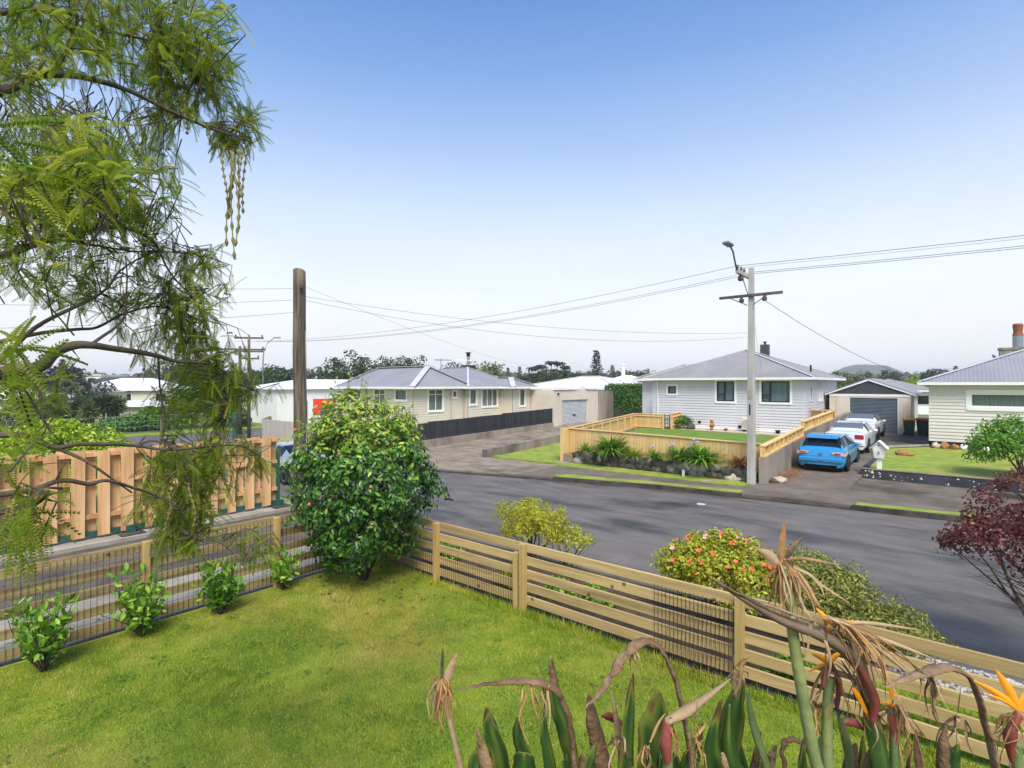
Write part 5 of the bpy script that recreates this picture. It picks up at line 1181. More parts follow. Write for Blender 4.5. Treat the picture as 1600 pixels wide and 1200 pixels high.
# ------------------------------------------------------------------ kowhai overhanging from the left
kt_b = tuple(cp(-3.3, 2.3, 0)); kow = thing('kowhai_tree', 'overhanging kowhai tree with feathery leaves and hanging seed pods', 'tree', (kt_b[0],kt_b[1],0))
def lp(s): return [W(*q) for q in s]
fork = W(-420, 640, 2.3); fork2 = W(-380, 300, 2.3)
LIMBS = [
 ([(-420,640,2.3),(-380,300,2.3),(-200,190,2.1),(0,150,2.1),(40,126,2.2),(95,115,2.3),(145,122,2.4),(200,140,2.5),(260,170,2.6),(320,200,2.7),(362,214,2.75)], .05, .008),
 ([(-380,300,2.3),(-250,60,2.4),(-50,25,2.5),(0,20,2.5),(60,18,2.5),(110,24,2.55),(180,50,2.6),(250,70,2.7),(310,120,2.8)], .035, .006),
 ([(-380,300,2.3),(-200,420,2.1),(0,402,2.2),(60,380,2.3),(124,360,2.4),(179,356,2.5),(220,366,2.6),(248,385,2.65),(267,425,2.7),(300,470,2.8)], .035, .005),
 ([(60,380,2.3),(99,374,2.4),(150,385,2.5),(204,395,2.6),(260,392,2.75),(320,400,2.9)], .013, .004),
 ([(-420,640,2.3),(-250,640,2.1),(-80,610,2.1),(0,558,2.2),(55,512,2.3),(115,478,2.4),(165,451,2.5),(187,426,2.6),(230,400,2.7)], .03, .005),
 ([(-250,640,2.1),(-60,560,2.3),(0,536,2.35),(55,524,2.4),(121,516,2.5),(154,511,2.55),(200,488,2.65),(250,480,2.8),(310,500,2.9)], .024, .005),
 ([(-420,640,2.3),(-200,610,2.1),(16,580,2.0),(63,572,2.05),(91,550,2.1),(118,540,2.15),(143,540,2.2),(179,547,2.3),(247,557,2.5),(275,564,2.6),(330,572,2.75),(360,590,2.8),(400,608,2.9)], .055, .006),
 ([(143,540,2.2),(190,500,2.4),(200,440,2.5),(195,400,2.5)], .012, .004),
 ([(-420,640,2.3),(-200,690,2.0),(0,681,2.0),(45,683,2.05),(87,697,2.1),(126,692,2.15),(210,700,2.3),(270,705,2.4),(366,695,2.6),(400,712,2.7)], .03, .005),
 ([(87,697,2.1),(126,716,2.15),(168,750,2.2),(205,770,2.3)], .014, .005),
 ([(-200,690,2.0),(-60,760,1.9),(40,765,1.95),(90,752,2.0),(135,758,2.05),(165,752,2.1),(210,767,2.2),(240,776,2.3),(279,794,2.4),(300,840,2.5)], .022, .005),
 ([(-200,690,1.9),(-80,770,1.4),(20,800,1.3),(60,790,1.25),(75,770,1.2)], .016, .006),
 ([(40,126,2.2),(92,100,2.2),(110,60,2.2),(130,30,2.25),(150,-20,2.3)], .012, .004),
 ([(210,700,2.3),(240,690,2.35),(280,715,2.4),(300,760,2.45),(297,800,2.5)], .009, .004),
 ([(240,776,2.3),(300,720,2.5),(350,690,2.6)], .007, .003),
 ([(247,557,2.5),(250,600,2.55),(258,660,2.6),(250,690,2.6)], .009, .004),
 ([(330,572,2.75),(345,600,2.8),(352,650,2.85)], .006, .003),
 ([(300,840,2.5),(345,850,2.55),(380,880,2.6)], .006, .003),
]
mb = MB()
mb.tube([(kt_b[0],kt_b[1],-.1), Vector((kt_b[0],kt_b[1],1.6)), fork, fork2], [.17,.14,.11,.08], 10); mb.build('trunk', m_bark, kow, smooth=True)
mb = MB(); SK = []
for s, r0, r1 in LIMBS:
    c = catmull([tuple(p) for p in lp(s)], 5); m_ = len(c)
    c = c+np.array([[noise.noise(Vector(p)*4.0), noise.noise(Vector(p)*4.0+Vector((5,0,0))), noise.noise(Vector(p)*4.0+Vector((0,9,0)))] for p in c])*.018
    mb.tube(c, [(r0+(r1-r0)*(k/(m_-1))**.7)*.62 for k in range(m_)], 7)
    SK.append(c[int(m_*.3):])
mb.build('limb', m_barkd, kow, smooth=True)
SKP = np.vstack(SK)
BL = [(170,30,200,85,2.5,.5,150),(60,90,110,60,2.2,.4,50),(300,110,70,75,2.7,.3,70),(372,205,42,45,2.75,.15,26),(250,150,70,60,2.6,.3,26),(80,265,140,80,2.1,.4,105),(190,290,95,80,2.4,.3,75),(30,380,90,80,2.1,.4,42),
      (225,440,120,85,2.6,.3,58),(300,450,60,70,2.8,.2,36),(300,555,85,45,2.75,.25,44),(372,600,50,28,2.85,.15,18),(300,625,75,38,2.7,.2,26),(120,430,70,50,2.5,.3,16),
      (275,795,62,72,2.45,.25,60),(290,730,60,40,2.45,.2,24),(350,730,45,45,2.6,.2,16),(395,700,25,40,2.7,.1,7),(405,850,26,35,2.6,.1,8),(50,620,60,30,2.0,.3,8),(20,720,30,40,1.6,.2,4)]
NEAR = [(70,255,90,50,1.15,.15,11),(60,795,62,45,1.15,.12,6),(20,570,30,50,1.0,.1,4),(10,820,30,40,1.1,.1,2),(120,215,60,40,1.25,.1,6)]
P_, D_, N_, S_ = [], [], [], []; tw = MB(); g_ = np.random.default_rng(21)
for kind, bl in ((0,BL),(1,NEAR)):
    for (px,py,rx,ry,Z,dz,cnt) in bl:
        for i in range(int(cnt*1.5) if kind == 0 else cnt):
            while True:
                u = g_.uniform(-1,1,2)
                if u@u < 1: break
            e = np.array(W(px+u[0]*rx, py+u[1]*ry, Z+(.12 if kind == 0 else 0)+g_.uniform(-dz*.6,dz*1.2)))
            j = np.argmin(((SKP-e)**2).sum(1)+.02*g_.random(len(SKP))); b = SKP[j]; L_ = np.linalg.norm(e-b)
            lim = .24 if kind == 0 else .14
            if L_ > lim: b = e+norm((b-e)/L_+np.array([g_.normal(0,.15),g_.normal(0,.15),.15]))*lim; L_ = lim
            mid = (b+e)/2+np.array([g_.normal(0,.04),g_.normal(0,.04),.10*L_+.02]); q = [b+(mid-b)*t for t in (0,.5)]+[mid+(e-mid)*t for t in (0,.5,1)]
            tw.tube([Vector(p) for p in q], [.0032,.0027,.0022,.0016,.001], 4)
            dr = norm(e-mid); nl = 5 if kind == 0 else 6
            for k in range(nl):
                t = .25+.75*k/(nl-1); p = mid+(e-mid)*t if t > .3 else b+(mid-b)*.9
                a = norm(dr*.7+.8*g_.normal(size=3)+np.array([0,0,-.45]))
                P_.append(p); D_.append(a); N_.append(norm(np.array([0,0,1.])+.35*g_.normal(size=3))); S_.append(g_.uniform(.075,.125)*(1.1 if kind else 1))
P_, D_, N_, S_ = map(np.array, (P_, D_, N_, S_)); n = len(P_)
leaves('foliage', P_, D_, N_, S_, np.clip(g_.beta(2,2.2,n)*.95,0,1), PINN, l_kow, kow, org=(kt_b[0],kt_b[1],0))
tw.build('twig', m_barkd, kow)
pods = [(358,235,2.75,150),(364,240,2.72,165),(372,236,2.76,125),(381,240,2.78,95),(352,230,2.7,85),(368,245,2.7,140),(362,232,2.78,110),(377,238,2.7,70),(290,150,2.65,60),(70,300,2.2,90),(86,290,2.15,75),(300,755,2.4,70),(262,770,2.4,60)]
m_pod = mat('seed_pod','6a6434','8b8450',10,.7,.2)
for i, (px,py,Z,ln) in enumerate(pods):
    mb = MB(); p = W(px,py,Z); m_ = 22; pts, rr = [], []
    for k in range(m_+1):
        t = k/m_; pts.append(p+Vector((.012*math.sin(t*5+i), .01*math.cos(t*4+i*2), -ln/837*Z*t))); rr.append(.0026 if k % 3 else .0092)
    mb.tube(pts, rr, 6); mb.build('seed_pod', m_pod, kow, smooth=True)

# ------------------------------------------------------------------ bird of paradise clumps in the raised bed
s_green = leafmat('strelitzia_leaf', ['24401c','3a5c26','7a8236','6d4a30','3c2c24','8d7d70'], .42, .2, .5)
s_dead = mat('withered_leaf','4c3823','86694a',9,.85,.6,60,c3='a58f72')
s_straw = mat('straw_petal','8a6238','bd9460',9,.8,.3,60)
s_pale = mat('pale_dry_bract','b39b78','927450',8,.75,.25,50,c3='a08a6a')
s_stem = mat('stem_green','5a7242','7f8c56',6,.55,.2,40,c3='9a9a5c')
s_bract = mat('red_bract','7d3a32','9c5a48',6,.55,.2,c3='5a3a38')
s_spathe = mat('spathe','5f6f4c','7c5f52',5,.5,.2,c3='6d4640')
s_blue = mat('blue_petal','3d4470','50588c',6,.5)
def ribbon(pts, widths, cup=.25, n=4, axis=None):
    "a cupped blade following pts"
    c = catmull([tuple(p) for p in pts], n); w = np.interp(np.linspace(0,1,len(c)), np.linspace(0,1,len(widths)), widths); mb = MB(); m_ = len(c)
    fw = np.array(cam_fwd if axis is None else axis)
    for i in range(m_):
        d_ = norm(c[min(i+1,m_-1)]-c[max(i-1,0)]); s = norm(np.cross(d_, fw)); b = np.cross(s, d_)
        for k, u in enumerate((-1,-.5,0,.5,1)): mb.v.append(tuple(c[i]+s*w[i]*u+b*w[i]*cup*(u*u)))
    mb.w = [(i/(m_-1), (-1,-.5,0,.5,1)[k]) for i in range(m_) for k in range(5)]
    for i in range(m_-1):
        for k in range(4): mb.f.append((5*i+k,5*i+k+1,5*i+6+k,5*i+5+k))
    return mb
cam_fwd = (-SY, CY, 0)
def blade(par, s, widths, m, cup=.3, yaw=0, name='leaf'):
    ax = Vector(cam_fwd); ax.rotate(Matrix.Rotation(yaw, 3, 'Z'))
    rb = ribbon(lp(s), widths, cup, n=7, axis=tuple(ax)); sd = rnd.random()*90; dry = rnd.uniform(.1,.5)
    for i, v in enumerate(rb.v):      # ragged margins
        t, u = rb.w[i]
        if abs(u) == 1:
            k = 1-.3*max(0, noise.noise(Vector((t*14, u*5+sd, 0)))); c_ = Vector(rb.v[i-i%5+2]); rb.v[i] = tuple(c_.lerp(Vector(v), k))
    o = rb.build(name, m, par, smooth=True)
    at_ = o.data.attributes.new('tint', 'FLOAT', 'POINT')
    for i, (t, u) in enumerate(rb.w):
        n_ = noise.noise(Vector((t*7, u*1.5+sd, sd))); at_.data[i].value = min(1, max(0, .12+.12*n_+max(0, abs(u)-.62+.5*n_)*1.1*dry*2+max(0, t-.80+.15*n_)*3.2*dry*2+(.16 if u == 0 else 0)))
    k = o.modifiers.new('t','SOLIDIFY'); k.thickness = .0016; return o
def stalk(par, s, r, m=None, flat=1.0, name='stalk'):
    c = catmull([tuple(p) for p in lp(s)], 8); n = len(c); rr = np.interp(np.linspace(0,1,n), np.linspace(0,1,len(r)), r); k_ = .2 if m is s_dead else .06; sd = rnd.random()*50
    rr = np.array([q*(1+k_*noise.noise(Vector((i*.3, sd, 0)))) for i, q in enumerate(rr)])
    if m is s_dead: c = c+np.array([[noise.noise(Vector((i*.4,sd,3))), noise.noise(Vector((i*.4,sd,7))), noise.noise(Vector((i*.4,sd,11)))] for i in range(n)])*.004
    return MB().tube(c, list(rr), 8, flat).build(name, m or s_stem, par, smooth=True)
def tassel(par, px, py, Z, n, ln, spread, m=s_straw, seed=0, up=0., name='withered_petal', lean=0.):
    g = random.Random(seed); rt = Vector((CY, SY, 0))
    for i in range(n):
        a = g.uniform(0,6.28); l = ln*g.uniform(.35,1.15); k = g.uniform(.15,1.3); o = Vector((math.cos(a),math.sin(a),0))*spread*k+rt*lean*g.uniform(.2,1.2); p = W(px+g.uniform(-9,9),py+g.uniform(-8,8),Z+g.uniform(-.01,.01))
        if up and g.random() < up: q = [p, p+o*.5+Vector((0,0,l*.4)), p+o+Vector((0,0,l*g.uniform(.5,1)))]
        else: q = [p, p+o*.35+Vector((0,0,-l*.15)), p+o*.75+Vector((g.uniform(-.012,.012),g.uniform(-.012,.012),-l*.55)), p+o*g.uniform(.8,1.25)+Vector((g.uniform(-.02,.02),0,-l))]
        w_ = g.uniform(.55,1.25)
        ribbon(q, [.0018*w_,.0034*w_,.0026*w_,.0005], .4, 3, axis=(g.uniform(-1,1),g.uniform(-1,1),.2)).build(name, m if g.random() > .25 else s_pale, par, smooth=True)
def petal(par, a, b, Z, w, m, name='sepal', Zb=None):
    p, q = W(*a, Z), W(*b, Zb or Z); w *= .72 if m is m_orange else 1; ribbon([p, p.lerp(q,.4)+Vector((0,0,.006)), q], [.003,w,w*.8,.0006], .5, 4).build(name, m, par, smooth=True)
TB = 1.75
A1 = thing('bird_of_paradise', 'bird of paradise clump with withered brown bent leaves on the lawn side', 'plant', cp(.12,1.4,TB))
B1 = thing('bird_of_paradise', 'bird of paradise clump with orange flowers and a large spathe near the street fence', 'plant', cp(.85,1.25,TB))
b1 = lambda Z: 600+837*(H-TB-.0)/Z      # row where a stem meets the bed
# left clump
stalk(A1, [(790,b1(1.5),1.5),(740,1300,1.5),(715,1180,1.5),(692,1085,1.5)], [.011,.010,.008,.005], s_pale)
tassel(A1, 690,1062,1.5,36,.14,.035,seed=1); petal(A1,(694,1075),(716,1018),1.5,.012,s_pale,'bract'); petal(A1,(690,1062),(692,1012),1.5,.005,m_barkd,'bract'); petal(A1,(686,1080),(682,1125),1.49,.008,s_bract,'bract')
stalk(A1, [(905,b1(1.35),1.35),(905,1350,1.35),(898,1200,1.35),(888,1120,1.35),(868,1078,1.35),(835,1066,1.34),(790,1066,1.33),(745,1072,1.32),(712,1076,1.31)], [.018,.018,.019,.017,.017,.015,.010,.006,.001], s_dead, .4, 'bent_leaf')
petal(A1,(868,1085),(858,1030),1.35,.009,s_dead,'bract'); tassel(A1,825,1070,1.34,5,.12,.02,s_straw,3); tassel(A1,850,1078,1.34,7,.09,.015,s_dead,4)
stalk(A1, [(1090,b1(1.3),1.3),(1085,1330,1.3),(1078,1180,1.3),(1062,1090,1.3),(1042,1030,1.3),(1018,1003,1.3),(990,1010,1.29),(962,1045,1.28),(935,1085,1.27),(912,1108,1.26)], [.018,.017,.016,.015,.014,.015,.016,.012,.007,.001], s_dead, .38, 'bent_leaf')
tassel(A1,985,1015,1.29,4,.06,.015,s_dead,5)
for s, w, m, cup, yw in (
  ([(800,b1(1.45),1.45),(800,1350,1.45),(785,1200,1.45),(768,1140,1.45),(760,1106,1.45)], [.006,.012,.028,.022,.003], s_green, .5, .5),
  ([(850,b1(1.45),1.45),(840,1330,1.45),(820,1210,1.45),(806,1155,1.45),(810,1120,1.45)], [.006,.012,.03,.02,.002], s_green, .6, -.6),
  ([(880,b1(1.4),1.4),(878,1330,1.4),(868,1210,1.4),(856,1150,1.4),(852,1112,1.4)], [.006,.012,.024,.018,.002], s_green, .7, .9),
  ([(910,b1(1.5),1.5),(905,1300,1.5),(890,1160,1.5),(872,1100,1.5),(862,1030,1.5)], [.006,.014,.026,.022,.003], s_green, .5, .4),
  ([(960,b1(1.4),1.4),(960,1340,1.4),(950,1220,1.4),(930,1130,1.4),(920,1085,1.4)], [.006,.014,.030,.022,.003], s_dead, .6, .5),
  ([(990,b1(1.4),1.4),(990,1340,1.4),(976,1200,1.4),(966,1130,1.4),(955,1080,1.4)], [.006,.012,.014,.010,.001], s_pale, .6, .5),
  ([(995,b1(1.35),1.35),(990,1350,1.35),(985,1220,1.35),(988,1120,1.35),(990,1052,1.35)], [.006,.018,.036,.024,.003], s_green, .45, .7),
  ([(1030,b1(1.4),1.4),(1030,1350,1.4),(1026,1230,1.4),(1025,1140,1.4),(1028,1080,1.4)], [.006,.03,.055,.05,.004], s_green, .2, .2),
  ([(1120,b1(1.35),1.35),(1125,1350,1.35),(1130,1220,1.35),(1145,1120,1.35),(1160,1062,1.35)], [.006,.016,.034,.028,.003], s_green, .5, -.5),
  ([(1140,b1(1.3),1.3),(1140,1340,1.3),(1128,1220,1.3),(1120,1160,1.3),(1128,1092,1.3)], [.006,.02,.04,.026,.002], s_green, .5, .5),
  ([(1180,b1(1.3),1.3),(1190,1340,1.3),(1160,1250,1.3),(1140,1180,1.3),(1140,1100,1.3)], [.006,.02,.04,.02,.002], s_green, .5, -.3),
  ([(1210,b1(1.3),1.3),(1220,1330,1.3),(1205,1220,1.3),(1180,1140,1.3),(1168,1080,1.3)], [.006,.008,.010,.010,.003], s_stem, .5, 0),
): blade(A1, s, w, m, cup, yw)
stalk(A1, [(1050,b1(1.25),1.25),(1050,1330,1.25),(1046,1230,1.25),(1044,1170,1.25)], [.009,.009,.009,.011], s_stem)
stalk(A1, [(1044,1195,1.25),(1040,1160,1.25),(1042,1125,1.25)], [.008,.020,.010], s_bract, .8, 'bract')
stalk(A1, [(1040,1128,1.25),(1075,1110,1.25),(1110,1085,1.24),(1142,1060,1.23)], [.010,.019,.011,.001], s_pale, .6, 'spathe')
tassel(A1,1048,1125,1.25,10,.13,.02,s_straw,7)
tassel(A1,1152,1048,1.35,14,.045,.05,s_straw,8,.4); petal(A1,(1152,1050),(1150,1090),1.34,.010,s_pale,'bract')
petal(A1,(940,1118),(982,1140),1.45,.012,s_bract,'bract'); petal(A1,(980,1135),(985,1170),1.45,.008,m_orange)
g_ = random.Random(5)
for i in range(16):                   # the crowded lower leaves
    px = g_.uniform(745,1235); tip = g_.uniform(1125,1185); Z = g_.uniform(1.25,1.55); dx = g_.uniform(-30,30); w = g_.uniform(.014,.032)
    blade(A1, [(px+dx*1.5,b1(Z),Z),(px+dx,1340,Z),(px+dx*.4,1240,Z),(px,1190,Z),(px-dx*.3,tip,Z)], [.006,w*.6,w,w*.8,.002], s_green if g_.random() > .35 else s_dead, g_.uniform(.3,.8), g_.uniform(-.9,.9))
for i in range(11):
    px = g_.uniform(1255,1600); tip = g_.uniform(1120,1180); Z = g_.uniform(1.15,1.35); dx = g_.uniform(-25,25); w = g_.uniform(.012,.026)
    blade(B1, [(px+dx*1.5,b1(Z),Z),(px+dx,1340,Z),(px+dx*.4,1240,Z),(px,1190,Z),(px-dx*.3,tip,Z)], [.006,w*.6,w,w*.8,.002], s_green if g_.random() > .4 else s_dead, g_.uniform(.3,.8), g_.uniform(-.9,.9))
for i, (px, py, Z) in enumerate(((1010,1165,1.2),(965,1150,1.3),(1090,1150,1.2),(1340,1060,1.16),(1365,1110,1.14),(1500,1120,1.2),(1270,1100,1.2))): tassel(A1 if px < 1200 else B1, px, py, Z, 9, .09, .03, s_dead if i % 2 else s_straw, 60+i, .3)
# right clump
stalk(B1, [(1330,b1(1.15),1.15),(1310,1350,1.15),(1272,1180,1.15),(1248,1050,1.15),(1235,960,1.15)], [.013,.013,.013,.0125,.012])
stalk(B1, [(1110,904,1.12),(1160,935,1.12),(1220,968,1.13),(1290,995,1.14),(1335,1030,1.14),(1362,1085,1.14)], [.001,.009,.017,.024,.024,.010], s_spathe, .6, 'spathe')
stalk(B1, [(1110,902,1.115),(1160,930,1.11),(1240,960,1.115),(1310,985,1.12)], [.001,.004,.005,.003], s_dead, .6, 'spathe_edge')
stalk(B1, [(1300,990,1.13),(1340,1040,1.13),(1365,1090,1.13),(1362,1130,1.13)], [.004,.014,.016,.006], s_bract, .6, 'bract')
for (x,y,n_,l,sp_,sd_) in ((1290,970,12,.14,.03,11),(1315,975,16,.17,.06,12),(1345,1000,14,.16,.07,13)): tassel(B1,x,y,1.12,n_,l,sp_,s_straw,sd_,lean=.09)
for a, b in (((1320,985),(1460,1030)),((1330,990),(1430,1060)),((1300,975),(1440,985)),((1270,968),(1262,1020)),((1325,985),(1352,1060))): petal(B1,a,b,1.12,.005,s_pale,'withered_petal')
petal(B1,(1300,985),(1275,950),1.12,.009,m_orange); petal(B1,(1320,990),(1333,968),1.12,.006,m_orange)
stalk(B1, [(1240,965,1.15),(1232,930,1.15),(1224,885,1.15)], [.011,.012,.006], s_stem)
tassel(B1,1224,885,1.15,34,.12,.03,s_straw,14); tassel(B1,1232,892,1.15,12,.15,.045,s_pale,15,lean=.04)
petal(B1,(1222,880),(1226,812),1.15,.008,s_straw,'bract'); petal(B1,(1226,880),(1256,838),1.15,.007,s_dead,'bract'); petal(B1,(1218,885),(1182,858),1.15,.012,s_pale,'bract'); petal(B1,(1225,875),(1305,882),1.15,.004,s_straw,'bract'); petal(B1,(1235,890),(1282,950),1.14,.011,s_straw,'bract')
stalk(B1, [(1310,b1(1.2),1.2),(1300,1330,1.2),(1292,1180,1.2),(1294,1090,1.2),(1298,1058,1.2)], [.012,.012,.012,.0115,.009])
petal(B1,(1300,1042),(1268,1022),1.2,.010,m_orange); petal(B1,(1300,1042),(1262,1050),1.2,.008,m_orange); petal(B1,(1296,1040),(1320,1018),1.2,.010,m_orange)
stalk(B1, [(1284,1075,1.19),(1292,1050,1.19),(1300,1035,1.19)], [.004,.011,.006], s_bract, .7, 'bract'); stalk(B1, [(1300,1040,1.2),(1310,1065,1.2),(1308,1110,1.2)], [.006,.010,.003], s_bract, .7, 'bract')
tassel(B1,1302,1045,1.19,12,.13,.05,s_straw,16); petal(B1,(1305,1090),(1312,1125),1.2,.006,s_blue,'petal')
for s, w, m, cup, yw in (
  ([(1400,b1(1.15),1.15),(1395,1340,1.15),(1385,1200,1.15),(1368,1130,1.15),(1358,1085,1.15)], [.006,.018,.028,.024,.010], s_green, .4, .4),
  ([(1320,b1(1.25),1.25),(1330,1330,1.25),(1330,1200,1.25),(1322,1150,1.25),(1315,1120,1.25)], [.008,.010,.011,.011,.009], s_stem, .5, 0),
  ([(1440,b1(1.2),1.2),(1445,1330,1.2),(1445,1220,1.2),(1438,1170,1.2),(1432,1140,1.2)], [.006,.012,.018,.014,.002], s_dead, .6, .6),
  ([(1480,b1(1.2),1.2),(1480,1330,1.2),(1476,1220,1.2),(1474,1170,1.2),(1478,1135,1.2)], [.006,.01,.014,.012,.002], s_dead, .6, -.6),
  ([(1280,b1(1.3),1.3),(1285,1330,1.3),(1284,1230,1.3),(1282,1180,1.3),(1282,1150,1.3)], [.006,.01,.012,.01,.002], s_stem, .5, 0),
): blade(B1, s, w, m, cup, yw)
petal(B1,(1333,1075),(1362,1130),1.14,.008,m_orange); petal(B1,(1320,1130),(1362,1145),1.16,.010,s_bract,'bract')
tassel(B1,1400,1100,1.2,20,.13,.05,s_straw,17); petal(B1,(1395,1095),(1393,1070),1.2,.008,m_orange); petal(B1,(1400,1110),(1378,1098),1.2,.008,m_orange); petal(B1,(1396,1115),(1402,1160),1.19,.010,s_bract,'bract')
stalk(B1, [(1410,b1(1.2),1.2),(1405,1330,1.2),(1398,1200,1.2),(1396,1110,1.2)], [.010,.010,.010,.008])
stalk(B1, [(1600,b1(1.1),1.1),(1590,1350,1.1),(1556,1200,1.1),(1532,1100,1.1),(1510,1055,1.1),(1478,1043,1.1),(1448,1050,1.09),(1410,1062,1.08),(1378,1075,1.07)], [.014,.014,.013,.011,.010,.014,.014,.007,.001], s_dead, .38, 'bent_leaf')
tassel(B1,1455,1058,1.09,9,.10,.02,s_dead,18)
stalk(B1, [(1600,b1(1.15),1.15),(1605,1340,1.15),(1592,1230,1.15),(1588,1160,1.15)], [.011,.011,.011,.009])
stalk(B1, [(1580,1190,1.14),(1578,1150,1.14),(1592,1115,1.14)], [.004,.015,.010], s_bract, .7, 'bract')
petal(B1,(1596,1112),(1518,1062),1.14,.010,m_orange); petal(B1,(1594,1108),(1556,1046),1.14,.015,m_orange); petal(B1,(1596,1112),(1612,1075),1.14,.012,m_orange); petal(B1,(1594,1112),(1540,1085),1.14,.007,m_orange)
tassel(B1,1588,1118,1.14,14,.12,.06,s_straw,19)
stalk(B1, [(1230,b1(1.25),1.25),(1238,1330,1.25),(1232,1230,1.25),(1222,1175,1.25),(1235,1155,1.25),(1258,1165,1.24),(1265,1185,1.24)], [.007,.007,.007,.007,.008,.006,.003], s_dead, .7, 'bent_leaf')

# ------------------------------------------------------------------ background: trees, far houses, side street
def at(px, Z, z=0.): p = W(px, 600, Z); return (p.x, p.y, z)
GRP = 'trees along the skyline'
def sky_tree(label, px, top, Z, wpx, m, seed, flatk=1.0, name='broad_tree', nc=70, trunk=True):
    b = at(px, Z, 0); top_z = H+(600-top)/837*Z; w = wpx/837*Z/2; rz = max(min(top_z*.5, w*1.1)*flatk, top_z*.3)
    return tree(name, label, 'tree', b, max(.6,top_z-rz*2.0), (w,w*.9,rz), top_z-rz, nc, 42, w*.24, w*.10, m, seed, trunk_r=.03*top_z, group=GRP)
for i, a in enumerate((
 ('tall dark tree left of the cream house ridge',545,556,75,90,l_far,1),('dark broad tree behind the cream house ridge',598,562,80,75,l_far,1),('bronze-green tree behind the aerials of the cream house',620,560,84,50,l_farb,1),
 ('green rounded tree above the cream house ridge',645,558,82,62,l_far,1),('pale olive tree low behind the cream house',585,577,70,50,l_farl,.8),('olive tree right of the brick chimney',765,572,88,70,l_farl,.9),('low olive tree beyond the cream house wing',715,570,95,70,l_far,.9),
 ('spreading dark tree behind the white roofs',862,578,100,64,l_far,.9),('small dark tree beside the norfolk pine',905,580,110,40,l_far,.9),('rounded bright green tree behind the pale garage',916,590,62,34,l_hedge,.9),
 ('dark tree on the skyline right of the norfolk pine',985,583,150,80,l_farb,.8),('small tree among the far white roofs',1000,594,90,26,l_farl,.9),('yellow-green tree beside the blue house corner',1016,597,70,20,l_lime,.9),
 ('olive tree between blue house and garage',1315,583,75,50,l_farl,.8),('brown-green tree behind the charcoal gable',1345,584,82,50,l_farb,.8),('rounded green tree behind the garage roof',1392,580,85,34,l_far,.9),('dark tree beyond the garage roof',1465,576,110,44,l_far,.8),
 ('lime tree low behind the warm white house',1428,588,80,26,l_lime,.7),('small dark tree on the skyline by the hill',1440,582,150,30,l_far,.8),
 ('large dusky tree behind the kowhai branches',80,572,58,120,l_farb,1),('dark leafy tree beside the dusky one',30,580,52,80,l_far,1),('wide flat-topped tree beyond the side street',285,566,90,110,l_farb,.7),('green tree beyond the weathered pole',440,577,85,80,l_far,.8),('dark green tree right behind the weathered pole',495,580,95,50,l_far,.8),('dark tree beyond the white shed roofs',400,582,90,60,l_far,.8),
)): sky_tree(*a[:6], 200+i, flatk=a[6])
# wide thicket along the mesh fence
for i, (px, top, Z, w, m, lab) in enumerate(((55,615,45,62,l_farl,'light green bushy tree behind the mesh fence'),(110,612,44,60,l_far,'dark bushy tree behind the mesh fence'),(240,640,43,60,l_hedge,'green bush behind the mesh fence beyond the plank fence'),(300,605,46,90,l_hedge,'tall leafy clump behind the mesh fence'),(345,600,47,60,l_far,'dark leafy tree at the street end of the mesh fence'),(190,655,42,60,l_hedge,'low dark bush under the cabbage trees'),(20,640,43,50,l_farl,'low light bush at the far end of the mesh fence'),(370,640,47,36,l_hedge,'low bush beside the distant poles'))):
    b = at(px, Z, 0); h = H-(top-600)/837*Z; r = w/837*Z/2; bush('street_bush', lab, 'bush', b, (r,r,h*.5), h*.52, 70, 45, r*.3, .26, m, 300+i, nstem=5, stem_r=.06, low=-.9)
# cabbage trees
for i, (px, top, Z) in enumerate(((162,616,42),(182,618,43),(125,622,42),(140,628,41.5))):
    b = at(px, Z, 0); h = H-(top-600)/837*Z; t = thing('cabbage_tree', ('taller cabbage tree with a round tuft by the mesh fence','cabbage tree with a tuft leaning to the street','leafy cabbage tree standing in the bushes','thin leaning cabbage tree stem in the bushes')[i], 'tree', b)
    g = np.random.default_rng(330+i); n = 420; a = norm(g.normal(size=(n,3))+[0,0,.15]); c = np.array([b[0],b[1],h-.75])
    leaves('crown', c+a*.1, a, norm(np.cross(a, g.normal(size=(n,3))))+[0,0,.6], g.uniform(.65,.95,n), g.uniform(0,1,n), (STRAP[0]*[1,1.3,1], STRAP[1]), l_farl if i % 2 else l_far, t, org=b)
    MB().tube([(b[0],b[1],-.1),(b[0]+.08,b[1],h*.4),(b[0],b[1],h-.7)], [.13,.1,.09], 8).build('trunk', m_bark, t, smooth=True)
